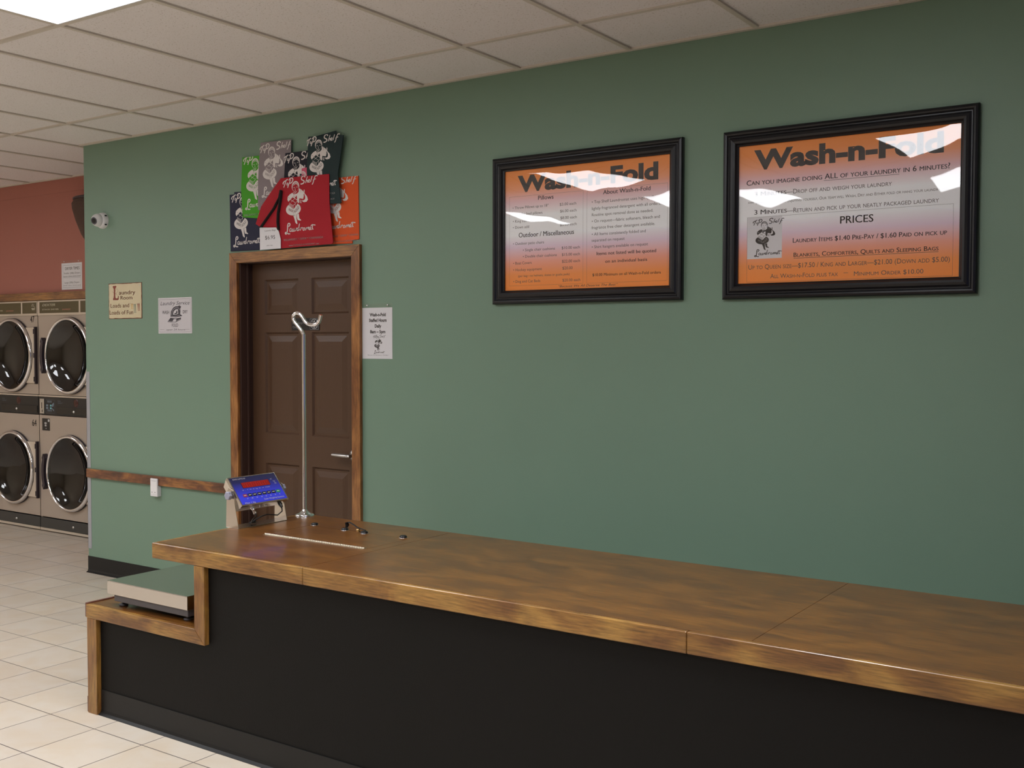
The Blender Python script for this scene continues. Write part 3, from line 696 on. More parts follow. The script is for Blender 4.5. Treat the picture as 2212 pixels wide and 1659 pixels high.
def p1(F, ix, iz):
    for e in P1T:
        st = e[5] if len(e) > 5 else ''; F.text(e[0], e[1], e[2], e[3], e[4], st, 0 if st else 2)
    F.outline(-0.428, -0.002, -0.272, 0.168, 0.0007, 2); F.outline(0.018, 0.440, -0.272, 0.168, 0.0007, 2)
def p2(F, ix, iz):
    for e in P2T:
        st = e[5] if len(e) > 5 else ''
        if e[0] == '_': F.rect(e[1], e[2], e[3], e[3]+e[4], 0)
        elif e[0] == 'CARD': F.rect(-0.4124, -0.2577, -0.1903, -0.0122, 1, 1)
        else: F.text(e[0], e[1], e[2], e[3], e[4], st, 0 if st in ('H','M','SM') else 2)
    F.outline(-0.4135, 0.428, -0.290, -0.0115, 0.0008, 2)
    emblem(F, -1.7149+1.3695, 2.023-2.1345, 0.50, full=False, base=2)
poster(-2.602, 2.1375, 'black framed orange poster of pillow and outdoor prices, nearer the door', p1, 0, 0, 3)
poster(-1.3695, 2.1345, 'black framed orange poster asking about laundry in 6 minutes', p2, 0, 0, 11)

# ------------------------------------------------------------------ small signs
def holder_sign(name, loc, table, label, extra=None):
    T = {e[0]: e for e in table}; e = empty(name, loc, label, 'sign'); pg, hd_ = T['PAGE'], T['HOLD']
    MB().box(pg[1], pg[2], -0.0016, -0.0006, pg[3], pg[3]+pg[4]).build('paper_sheet', M['paper'], e)
    MB().add([(hd_[1]+0.001,-0.0028,hd_[3]),(hd_[2]-0.001,-0.0028,hd_[3]),(hd_[2]-0.001,-0.0028,hd_[3]+hd_[4]-0.004),(hd_[1]+0.001,-0.0028,hd_[3]+hd_[4]-0.004)], [(0,1,2,3)]).build('acrylic_holder', M['acrylic'], e)
    F = Flat()
    for q in table:
        if q[0] in ('PAGE','HOLD','TRAY'): continue
        if q[0].startswith('BOX'): F.outline(q[1], q[2], q[3], q[3]+q[4], 0.0012); continue
        F.text(q[0], q[1], q[2], q[3], q[4], q[5] if len(q) > 5 else '')
    if 'TRAY' in T:
        t = T['TRAY']; emblem(F, (t[1]+t[2])/2, t[3], 0.32, full=False)
    F.build('lettering', [M['ink'], M['paper']], e, y=-0.0016, step=0.0001)
    for s in (0.16, 0.84):
        x = hd_[1] + (hd_[2]-hd_[1])*s
        MB().lathe([(0,0.008),(0.004,0.0075),(0.0055,0.005),(0.004,0.002),(0.003,0)], (x, 0, hd_[3]+hd_[4]-0.014), 'y', 12).build('push_pin', M['chrome'], e)
    return e
holder_sign('hours_sign', (-3.909, 0, 1.66), HOURS, 'white sheet in a clear holder with Wash-n-Fold staffed hours beside the door')
holder_sign('dryer_times_sign', (-7.88, 0.775, 2.13), DRYERS, 'white DRYER TIMES sheet above the dryers on the terracotta wall')

def tin(name, loc, w_, h_, face, edge, ragged, label, fn, mats):
    e = empty(name, loc, label, 'sign'); r = random.Random(5)
    def outl(dx, am):
        pts = []
        for (x0,z0),(x1,z1) in (((-1,-1),(1,-1)),((1,-1),(1,1)),((1,1),(-1,1)),((-1,1),(-1,-1))):
            for k in range(16):
                t = k/16; x = (x0+(x1-x0)*t)*(w_/2-dx); z = (z0+(z1-z0)*t)*(h_/2-dx); pts.append((x + r.uniform(-am,am), z + r.uniform(-am,am)))
        return pts
    MB().prism(outl(0, 0), -0.0026, 0).build('plate', edge, e)
    MB().prism(outl(ragged, ragged*0.35), -0.0034, -0.0026).build('face', face, e)
    F = Flat(); fn(F); F.build('lettering', mats, e, y=-0.0034)
    for sx in (-1, 1): MB().lathe([(0,0.006),(0.003,0.0055),(0.004,0.004)], (sx*(w_/2-0.02), 0, h_/2-0.02), 'y', 10).build('screw', M['satin'], e)
def tin1(F):
    for q in TIN1[:4]: F.text(q[0], q[1], q[2], q[3], q[4], 'M')
    # big ornamental L
    x, z = -0.1367, 0.0075
    F.poly([(x+0.008,z+0.008),(x+0.014,z+0.014),(x+0.018,z+0.03),(x+0.018,z+0.07),(x+0.012,z+0.082),(x+0.004,z+0.088),(x+0.012,z+0.094),(x+0.042,z+0.095),(x+0.048,z+0.088),(x+0.040,z+0.082),(x+0.034,z+0.072),(x+0.034,z+0.03),(x+0.036,z+0.014),(x+0.050,z+0.010),(x+0.060,z+0.014),(x+0.064,z+0.028),(x+0.070,z+0.026),(x+0.070,z+0.004),(x+0.060,z-0.001),(x+0.010,z)])
    F.pen([(x+0.02,z+0.045),(x+0.05,z+0.075),(x+0.062,z+0.058),(x+0.045,z+0.045),(x+0.055,z+0.03)], 0.0014); F.pen([(x+0.002,z+0.06),(x+0.012,z+0.05),(x+0.045,z+0.04)], 0.0014)
    F.pen([(0.055,-0.018),(0.10,-0.024),(0.16,-0.018)], 0.001, 3)
    for j, (xx, zz, mi, n) in enumerate([(0.062,-0.020,1,0.030),(0.092,-0.024,2,0.052),(0.132,-0.021,0,0.042)]):
        for s in (0, 0.013): F.poly([(xx+s,zz),(xx+s+0.009,zz),(xx+s+0.010,zz-n),(xx+s+0.016,zz-n-0.006),(xx+s+0.006,zz-n-0.004)], mi)
tin('tin_sign', (-6.120, 0, 1.860), 0.352, 0.236, M['cream'], M['rust'], 0.0045, 'cream tin sign with rusty edges reading Laundry Room, Loads and Loads of Fun', tin1, [M['maroon'], mat('ochre_ink', srgb(196,160,92),0.6), mat('sage_ink', srgb(120,136,116),0.6), M['ink_g']])
def tin2(F):
    for q in TIN2:
        if q[0] == '_': F.rect(q[1], q[2], q[3], q[3]+q[4]); F.rect(-0.146, -0.106, q[3], q[3]+q[4]); continue
        F.text(q[0], q[1], q[2], q[3], q[4], q[5] if len(q) > 5 else '')
    F.outline(-0.155, 0.155, -0.105, 0.104, 0.0009)
    F.poly([(-0.0418,-0.008),(-0.0367,0.0271),(-0.0136,0.0501),(0.0091,0.0584),(0.0317,0.0585),(0.0475,0.0635),(0.0639,0.055),(0.0539,0.0416),(0.0559,0.0256),(0.0533,0.0082),(0.0755,-0.0038),(0.008,-0.0116)])
    F.poly([(-0.0166,0.0063),(-0.0095,0.0266),(0.0088,0.038),(0.0314,0.0405),(0.036,0.0114),(0.008,0.004)], 1, 2)
    F.poly([(-0.004,0.008),(-0.002,0.014),(0.012,0.016),(0.018,0.030),(0.026,0.030),(0.028,0.014),(0.010,0.007)], 0, 3)
    F.pen([(-0.030,0.004),(-0.022,0.030),(0.004,0.047),(0.036,0.048),(0.048,0.034)], 0.002, 1, 2); F.pen([(-0.034,-0.004),(0.01,-0.006),(0.052,0.002)], 0.0015, 1, 2)
    F.poly([(-0.072,-0.0399),(-0.0419,-0.0134),(0.0079,-0.0189),(0.062,-0.0133),(0.0596,-0.0259),(0.0075,-0.0437)])
    F.poly([(-0.0241,-0.0395),(-0.0102,-0.0231),(0.0169,-0.0225),(0.0096,-0.0408)], 1, 2); F.pen([(-0.064,-0.036),(-0.02,-0.037)], 0.0016, 1, 2); F.pen([(0.014,-0.036),(0.054,-0.024)], 0.0016, 1, 2)
tin('tin_sign', (-5.612, 0, 1.756), 0.328, 0.227, M['enamel'], M['white'], 0.003, 'white tin sign with a black flat iron reading Laundry Service', tin2, [mat('charcoal_ink', srgb(60,56,62),0.6), M['enamel']])

# white box on the rail
e = empty('wall_control_box', (-5.806, 0, 0.588), 'small white plastic box mounted over the dark wooden wall rail', 'control box')
MB().box(-0.036, 0.036, -0.030, 0, 0, 0.070).box(-0.036, 0.036, -0.030, -0.0205, 0.0701, 0.117).build('case', M['white'], e, bevel=0.003)
MB().box(-0.032, 0.032, -0.0312, -0.0304, 0.018, 0.112).build('cover', mat('white_cover', srgb(232,230,232),0.3), e)
F = Flat(); F.rect(-0.024, 0.024, 0.101, 0.1025); F.rect(-0.022, -0.010, 0.026, 0.029); F.rect(0.008, 0.020, 0.026, 0.029); F.build('marks', M['ink_g'], e, y=-0.0312)

# dome camera
e = empty('security_camera', (-6.345, 0, 2.402), 'white dome security camera on the green wall near its corner', 'security camera')
MB().lathe([(0.0,0.036),(0.038,0.036),(0.046,0.032),(0.052,0.018),(0.054,0.006),(0.054,0.0)], (0,0,0), 'y', 36).build('base', M['white'], e)
aim = Vector((0.22, -0.95, -0.22)).normalized(); q = Vector((0,0,1)).rotation_difference(aim).to_matrix(); cc = Vector((-0.002,-0.042,0.0))
R_ = 0.043; prof = [(R_*math.sin(a), R_*math.cos(a)) for a in [math.radians(d) for d in range(38, 150, 8)]]
prof = [(0.024, R_*math.cos(math.radians(38))+0.004)] + prof
MB().lathe(prof, cc, 'z', 36, rot=q).build('eyeball', M['white'], e)
lens = MB().lathe([(0,0.002),(0.018,0.001),(0.0245,0.0)], cc + aim*(R_*math.cos(math.radians(38))+0.003), 'z', 30, rot=q).build('lens', M['black'], e)
led = MB()
for k in range(16):
    a = 2*math.pi*k/16; p = cc + aim*(R_*0.788+0.0045) + q @ Vector((0.019*math.cos(a), 0.019*math.sin(a), 0)); led.lathe([(0,0.0012),(0.0018,0.0008),(0.002,-0.0005)], p, 'z', 8, rot=q)
led.build('infrared_ring', M['greyplastic'], lens)
for s in (1, -1): MB().box(0.044, 0.052, -0.024, -0.012, s*0.030-0.004, s*0.030+0.004).build('screw_cover', M['black'], e)

# ------------------------------------------------------------------ counter
TOPZ, CF, CB = 0.778, -1.700, -0.830
XC0, XC1 = -3.605, 1.60
ct = empty('countertop', (XC0, CF, TOPZ), 'long stained wooden countertop with a hinged hatch at its left end', 'countertop')
def L3(x0,x1,y0,y1,z0,z1): return (x0-XC0, x1-XC0, y0-CF, y1-CF, z0-TOPZ, z1-TOPZ)
ED = 0.019; gp = 0.0007
hx0, hx1, hy0, hy1 = -3.378, -2.806, -1.309, -1.045
def quadslab(pts, z0, z1):
    m = MB(); n = len(pts); vs = [(x-XC0,y-CF,z0-TOPZ) for x,y in pts]+[(x-XC0,y-CF,z1-TOPZ) for x,y in pts]
    m.add(vs, [tuple(range(n-1,-1,-1)), tuple(range(n,2*n))]+[(i,(i+1)%n,(i+1)%n+n,i+n) for i in range(n)]); return m
LB = -0.040   # the left end runs slightly out of square
m = quadslab([(XC0+ED,CF+ED+gp),(-2.7565,CF+ED+gp),(-2.7565,hy0-gp),(XC0+ED+LB*0.42,hy0-gp)], TOPZ-0.019, TOPZ)
for pts in ([(XC0+ED+LB*0.42,hy0-gp),(hx0-gp,hy0-gp),(hx0-gp,CB),(XC0+ED+LB,CB)], [(hx1+gp*1.6,hy0-gp),(-2.7565,hy0-gp),(-2.7565,CB),(hx1+gp*1.6,CB)], [(hx0-gp,hy1+gp),(hx1+gp*1.6,hy1+gp),(hx1+gp*1.6,CB),(hx0-gp,CB)]):
    q2 = quadslab(pts, TOPZ-0.019, TOPZ); m.add(q2.v, q2.f)
m.build('top_board', M['wood_x'], ct)
quadslab([(-2.7550,CF+ED+gp),(-1.0785,CF+ED+gp),(-1.0785,CB),(-2.7550,CB)], TOPZ-0.019, TOPZ).build('top_board', M['wood_x'], ct, bevel=0.0008)
quadslab([(-1.0775,CF+ED+gp),(XC1,CF+ED+gp),(XC1,CB),(-1.0775,CB)], TOPZ-0.019, TOPZ).build('top_board', M['wood_x'], ct, bevel=0.0008)
MB().box(*L3(hx0+gp, hx1-gp, hy0+gp, hy1-gp, TOPZ-0.019, TOPZ)).build('hatch', M['wood_x'], ct, bevel=0.0008)
for a, b in ((XC0, -2.7575), (-2.7568, -1.262), (-1.2615, XC1)):
    MB().box(*L3(a, b, CF, CF+ED, TOPZ-0.063, TOPZ)).build('front_edging', M['wood_xe'], ct, bevel=0.004, seg=3)
quadslab([(XC0,CF+ED+0.0005),(XC0+ED-0.0005,CF+ED+0.0005),(XC0+ED+LB-0.0005,CB),(XC0+LB,CB)], TOPZ-0.063, TOPZ).build('end_edging', M['wood_xe'], ct, bevel=0.003)
MB().box(*L3(XC0+0.03, XC1-0.01, CF+ED+0.001, CB-0.002, TOPZ-0.040, TOPZ-0.0195)).build('underlay', M['wood_end'], ct)
# piano hinge
hg = MB(); hl = hx1-hx0-0.012
hg.box(*L3(hx0+0.004, hx1-0.006, hy0-0.013, hy0+0.013, TOPZ, TOPZ+0.0012))
nseg = 44
for k in range(nseg):
    a = hx0+0.004 + hl*k/nseg; hg.tube([(a-XC0+0.0006, hy0-CF, 0.0028), (a+hl/nseg-XC0-0.0006, hy0-CF, 0.0028)], 0.0030, 8)
for k in range(12):
    for s in (-1, 1): hg.lathe([(0,0.0008),(0.0022,0.0004),(0.0026,0)], (hx0+0.02+hl*k/12+(0.01 if s > 0 else 0)-XC0, hy0-CF+s*0.009, 0.0012), 'z', 8)
hg.build('piano_hinge', mat('nickel_hinge', (0.80,0.76,0.66), 0.22, metal=1.0), ct)
# cable grommets and webbing pull
GR = [(-3.368,-1.025),(-3.168,-1.045),(-3.046,-1.056),(-2.846,-1.040)]
for (x, y), lab in zip(GR, ('black rubber bumper on the counter nearest the chrome pole', 'black rubber bumper with the webbing loop rising from it', 'black rubber bumper at the brass end of the webbing loop', 'black rubber bumper alone at the right corner of the hatch')):
    e = empty('rubber_bumper', (x, y, TOPZ), lab, 'bumper', 'black bumpers by the counter hatch')
    MB().lathe([(0.0,0.010),(0.006,0.0102),(0.012,0.0095),(0.0155,0.006),(0.0155,0.002),(0.014,0.0006)], (0,0,0), 'z', 28).build('cap', M['black'], e)
    MB().lathe([(0.0175,0.0),(0.0175,0.0008),(0.012,0.001)], (0,0,0), 'z', 28).build('washer', M['satin'], e)
e = empty('webbing_strap', (-3.12, -1.05, TOPZ), 'short black webbing loop with a small brass buckle on the hatch', 'strap')
MB().tube([(-0.036,0.003,0.013),(-0.030,0.001,0.022),(-0.032,0.0,0.034),(-0.020,0.0,0.038),(0.004,-0.002,0.032),(0.030,-0.004,0.022),(0.056,-0.005,0.0165),(0.078,-0.006,0.0135)], [0.006,0.009,0.009,0.008,0.006,0.006,0.007,0.007], 10, flat=0.22).build('webbing', M['blackfab'], e)
MB().box(0.036,0.050,-0.016,-0.004,0.003,0.016).build('buckle', M['brass'], e, bevel=0.002)

# counter carcass
cb = empty('service_counter', (XC0, CF, 0), 'black panelled service counter with stained wood corner trim and a low shelf end', 'counter')
def K3(x0,x1,y0,y1,z0,z1): return (x0-XC0, x1-XC0, y0-CF, y1-CF, z0, z1)
PY = -1.676
pp = MB(); pts = [(-4.046,0),(XC1-0.02,0),(XC1-0.02,TOPZ-0.064),(-3.342,TOPZ-0.064),(-3.342,0.408),(-4.046,0.408)]
pp.prism([(x-XC0,z) for x,z in pts], PY-CF, PY-CF+0.018); pp.build('front_panel', M['black_panel'], cb)
MB().box(*K3(XC1-0.04, XC1-0.02, PY+0.019, CB-0.01, 0, TOPZ-0.064)).build('side_panel', M['black_panel'], cb)
MB().box(*K3(-3.347, -3.330, PY+0.019, CB-0.01, 0.467, TOPZ-0.064)).build('side_panel', M['wood_z'], cb)
MB().box(*K3(-4.046, -4.028, PY+0.019, CB-0.01, 0.0, 0.408)).build('side_panel', M['black_panel'], cb)
MB().box(*K3(-3.30, XC1-0.05, CB-0.03, CB-0.012, 0.0, TOPZ-0.064)).build('back_panel', M['black_panel'], cb)
# L trim: upright and shelf lip mitred together
quad = lambda pts, y0, y1: MB().prism([(x-XC0, z) for x, z in pts], y0-CF, y1-CF)
quad([(-3.349,TOPZ-0.0635),(-3.349,0.466),(-3.289,0.409),(-3.289,TOPZ-0.0635)], CF, PY-0.0005).build('upright_trim', M['wood_z'], cb, bevel=0.002)
quad([(-4.052,0.466),(-3.3495,0.466),(-3.2895,0.409),(-4.052,0.409)], CF, PY-0.0005).build('shelf_lip', M['wood_xe'], cb, bevel=0.002)
quad([(-4.047,0.4085),(-3.983,0.4085),(-3.983,0.0),(-4.047,0.0)], CF, PY-0.0005).build('corner_post', M['wood_z'], cb, bevel=0.002)
MB().box(*K3(-4.052, -3.348, PY, CB-0.01, 0.447, 0.466)).build('shelf_board', M['wood_x'], cb)
MB().box(*K3(-4.067, -4.0525, CF+0.006, CB-0.01, 0.409, 0.470)).build('end_band', M['wood_end'], cb, bevel=0.002)
MB().box(*K3(-4.060, -4.0475, CF+0.006, CB-0.01, 0.0, 0.068)).build('end_skirting', M['wood_end'], cb, bevel=0.002)
cv = cove(-3.982-XC0, XC1-0.02-XC0, PY-CF-0.0002, 'x', 0.106); cv.build('cove_base', M['cove'], cb)

# ------------------------------------------------------------------ platform scale on the low shelf
PX0, PX1, PY0, PY1, PZ = -3.952, -3.433, -1.665, -1.245, 0.575
e = empty('platform_scale', ((PX0+PX1)/2, (PY0+PY1)/2, 0.466), 'stainless platform scale on the low shelf at the counter end', 'scale')
hw, hdp = (PX1-PX0)/2, (PY1-PY0)/2; z0 = PZ-0.466
pc = MB(); pc.box(-hw, hw, -hdp, hdp, z0-0.0022, z0)
pc.box(-hw, hw, -hdp, -hdp+0.0022, z0-0.056, z0-0.0023).box(-hw, hw, hdp-0.0022, hdp, z0-0.056, z0-0.0023).box(-hw, -hw+0.0022, -hdp+0.0023, hdp-0.0023, z0-0.056, z0-0.0023).box(hw-0.0022, hw, -hdp+0.0023, hdp-0.0023, z0-0.056, z0-0.0023)
pc.build('platform_cover', [mat('platform_steel', (0.62,0.59,0.56), 0.17, metal=1.0, bump=0.03, bscale=40, aniso=(1,30,30))], e, bevel=0.0008)
MB().box(-hw+0.03, hw-0.012, -hdp+0.012, hdp-0.03, 0.022, z0-0.045).build('base_frame', M['darkgrey'], e, bevel=0.003)
for sx in (-1, 1):
    for sy_ in (-1, 1): MB().lathe([(0,0.0),(0.017,0.0),(0.019,0.004),(0.018,0.008),(0.007,0.010),(0.007,0.024)], (sx*(hw-0.05), sy_*(hdp-0.045), 0), 'z', 20).build('foot', M['darkgrey'], e)

# ------------------------------------------------------------------ weighing indicator
IX, IY = -3.600, -1.148; TOPZ += 0.0006
e = empty('weighing_indicator', (IX, IY, TOPZ), 'steel weighing indicator with blue keypad and red display on the counter corner', 'scale display')
Wi = 0.137; A0 = Vector((-3.637-IX, 0, 0.993-TOPZ)); dwn = Vector((0.095, 0, -0.115)); Lf = dwn.length; dwn.normalize(); nrm = Vector((-dwn.z, 0, dwn.x))
def IF(u, v, d):  # u 0..1 across (near side first), v metres down the face, d out of the face
    return A0 + Vector((0, (u-0.5)*2*Wi, 0)) + dwn*v + nrm*d
bx = MB(); rim = [(0,0),(1,0),(1,Lf),(0,Lf)]
f0 = [IF(u,v,0) for u,v in rim]; f1 = [IF(u,v,-0.012) for u,v in rim]
bk = [IF(0.03,0.012,-0.052), IF(0.97,0.012,-0.052), IF(0.97,Lf-0.006,-0.052), IF(0.03,Lf-0.006,-0.052)]
bx.add(f0+f1+bk, [(3,2,1,0)] + [(i,(i+1)%4,(i+1)%4+4,i+4) for i in range(4)] + [(i+4,(i+1)%4+4,(i+1)%4+8,i+8) for i in range(4)] + [(8,9,10,11)])
bx.build('housing', M['steel'], e, bevel=0.0012)
def blue_mat():
    m, nt, N, L, b = newmat('blue_keypad_overlay'); tc = N.new('ShaderNodeTexCoord'); sx = N.new('ShaderNodeSeparateXYZ'); L.new(tc.outputs['Object'], sx.inputs[0])
    mr = N.new('ShaderNodeMapRange'); mr.inputs[1].default_value = 0.993-TOPZ; mr.inputs[2].default_value = 0.878-TOPZ; L.new(sx.outputs['Z'], mr.inputs[0])
    cr = N.new('ShaderNodeValToRGB'); E = cr.color_ramp.elements; E[0].color = srgb(34,34,66); E[1].position = 0.72; E[1].color = srgb(62,70,226)
    q = E.new(0.22); q.color = srgb(42,42,92)
    L.new(mr.outputs[0], cr.inputs[0]); L.new(cr.outputs[0], b.inputs['Base Color']); b.inputs['Roughness'].default_value = 0.35; return m
kp = MB(); ko = [IF(0.025,0.005,0.0006), IF(0.975,0.005,0.0006), IF(0.975,Lf-0.006,0.0006), IF(0.025,Lf-0.006,0.0006)]; kb = [p - nrm*0.0005 for p in ko]
kp.add(ko+kb, [(3,2,1,0),(4,5,6,7)]+[(i,(i+1)%4,(i+1)%4+4,i+4) for i in range(4)]); kpo = kp.build('keypad', blue_mat(), e)
FT = lambda u, v, d: tuple(IF(u, v*Lf, 0.0007 + d))
dsp = Flat(); dsp.rect(0.20,0.79,0.225,0.425,1); dsp.rect(0.212,0.778,0.235,0.413,0,2)
for k in range(6):
    c = 0.262 + k*0.094; a, b = c-0.030, c+0.030
    for r in ((a,b,0.258,0.270),(a,b,0.318,0.330),(a,b,0.378,0.390)): dsp.rect(*r, 2, 3)
    for r in ((a,a+0.010,0.270,0.318),(b-0.010,b,0.270,0.318),(a,a+0.010,0.330,0.378),(b-0.010,b,0.330,0.378)): dsp.rect(*r, 2, 3)
redm = mat('red_display_window', srgb(150,26,22), 0.3); redm.node_tree.nodes['Principled BSDF'].inputs['Emission Color'].default_value = (0.9,0.05,0.02,1); redm.node_tree.nodes['Principled BSDF'].inputs['Emission Strength'].default_value = 0.12
dsp.build('display', [redm, mat('display_bezel', srgb(60,16,40),0.4), mat('display_segment', srgb(120,14,16),0.4)], kpo, T=FT)
bt = Flat()
for k in range(8):
    c = 0.165 + k*0.1; mi = 1 if k == 0 else 2 if k == 7 else 0; bt.rect(c-0.042, c+0.042, 0.625, 0.725, mi); bt.rect(c-0.026, c+0.026, 0.660, 0.680, 3, 2)
bt.build('button', [M['black'], mat('red_button', srgb(150,44,66),0.4), mat('green_button', srgb(30,140,84),0.4), M['printwhite']], kpo, T=FT)
lt = Flat()
def tx(t, u0, u1, v, h): 
    vs, fs = glyphs(t, 'M'); a = min(p[0] for p in vs); b = max(p[0] for p in vs)
    lt.items.append(([(u0 + (p[0]-a)*(u1-u0)/(b-a), v - p[1]*h/CAPH) for p in vs], fs, 0, 1))
tx('SWS LP7510', 0.08, 0.34, 0.115, 0.045); tx('0  -  T  N  G  kg  lb  oz  Hold', 0.17, 0.74, 0.50, 0.028); tx('AC', 0.83, 0.87, 0.25, 0.04); tx('kg', 0.87, 0.91, 0.33, 0.04); tx('lb', 0.88, 0.92, 0.41, 0.04)
tx('7   8   9   4   5   6   3   1', 0.17, 0.87, 0.80, 0.035); tx('Scale Weighing Systems', 0.50, 0.93, 0.905, 0.05); tx('Max 1 kg', 0.09, 0.30, 0.95, 0.05)
lt.build('lettering', M['printwhite'], kpo, T=FT)
# bracket
br = MB(); by = 0.142
br.box(-0.040, 0.040, -by, by, 0, 0.0022)
for s in (-1, 1):
    y0, y1 = (s*by, s*by+0.0022) if s < 0 else (s*by-0.0022, s*by)
    pts = [(-0.040,0.0023),(0.040,0.0023),(0.018,0.10),(0.012,0.165),(-0.020,0.175),(-0.034,0.15)]
    br.prism(pts, y0, y1)
br.build('bracket', M['steel'], e, bevel=0.0006)
for s in (-1, 1):
    kn = MB(); c = Vector((-0.006, s*(by+0.003), 0.142))
    n = 6; vs = []
    for h, r in ((0,0.008),(0.004,0.010),(0.006,0.0175),(0.018,0.0175),(0.020,0.014)):
        for k in range(24):
            a = 2*math.pi*k/24; rr = r*(1+0.10*math.cos(n*a)); vs.append((c.x+rr*math.cos(a), c.y+s*h, c.z+rr*math.sin(a)))
    fs = [(i*24+k, i*24+(k+1)%24, (i+1)*24+(k+1)%24, (i+1)*24+k) for i in range(4) for k in range(24)] + [tuple(range(96,120)), tuple(range(24))]
    kn.add(vs, fs, 0, False); kn.build('knob', M['greyplastic'], e)
# connectors and cables at the underside
p = IF(0.28, Lf-0.004, -0.028); cn = MB(); cn.tube([p, p+dwn*0.008, p+dwn*0.009, p+dwn*0.022, p+dwn*0.023, p+dwn*0.036], [0.008,0.008,0.0065,0.0065,0.0075,0.0075], 14); cn.build('plug', M['chrome'], e)
q0 = p+dwn*0.036
MB().tube([q0, q0+dwn*0.012, (0.038,-0.060,0.030), (0.020,-0.052,0.012), (0.0,-0.036,0.008), (0.010,-0.016,0.010), (0.022,-0.030,0.018), (0.006,-0.052,0.010)], 0.0032, 8).build('cable', M['black'], e)
p = IF(0.46, Lf-0.004, -0.028); MB().tube([p, p+dwn*0.006], 0.006, 12).build('socket', M['satin'], e)
p = IF(0.56, Lf-0.004, -0.028); MB().tube([p, p+dwn*0.006], 0.006, 12).build('socket', M['satin'], e)
p = IF(0.86, Lf-0.006, -0.026); MB().tube([p, p+dwn*0.010, p+dwn*0.028], [0.008,0.010,0.006], 10).build('plug', M['black'], e)
q0 = p+dwn*0.028
MB().tube([q0, q0+Vector((0.002,0,-0.018)), q0+Vector((-0.006,-0.02,-0.034)), (0.030,0.030,0.040), (0.024,0.0,0.034), (0.012,-0.024,0.020), (0.0,-0.036,0.012), (0.012,-0.050,0.014), (0.024,-0.036,0.018), (0.010,-0.02,0.012)], 0.0028, 8).build('cable', M['black'], e)

TOPZ -= 0.0006
# ------------------------------------------------------------------ chrome hanging pole
e = empty('garment_hook_stand', (-3.595, -0.862, TOPZ), 'tall chrome pole with a curled hook standing on the counter before the door', 'hook stand')
MB().lathe([(0.044,0.0),(0.044,0.004),(0.040,0.008),(0.026,0.013),(0.014,0.022),(0.011,0.028),(0.0086,0.030)], (0,0,0), 'z', 40).build('flange', M['chrome'], e)
MB().tube([(0,0,0.024),(0,0,0.4),(0,0,0.83),(0,0,0.843)], 0.0086, 20).build('pole', M['chrome'], e)
raw = [(0,0.840),(-0.012,0.858),(-0.034,0.880),(-0.056,0.900),(-0.066,0.915),(-0.064,0.930),(-0.048,0.941),(-0.024,0.937),(-0.006,0.922),(0.010,0.903),(0.030,0.890),(0.055,0.886),(0.082,0.889),(0.098,0.900),(0.105,0.916),(0.110,0.931)]
pth = []
for i in range(len(raw)-1):
    p0, p1, p2, p3 = [raw[max(0,min(len(raw)-1,i+k))] for k in (-1,0,1,2)]
    for k in range(4):
        t = k/4; pth.append(tuple(0.5*((2*p1[j]) + (-p0[j]+p2[j])*t + (2*p0[j]-5*p1[j]+4*p2[j]-p3[j])*t*t + (-p0[j]+3*p1[j]-3*p2[j]+p3[j])*t**3) for j in (0,1)))
pth.append(raw[-1])
MB().tube([(x, 0.0, z) for x, z in pth], 0.0088, 16).build('hook', M['chrome'], e)

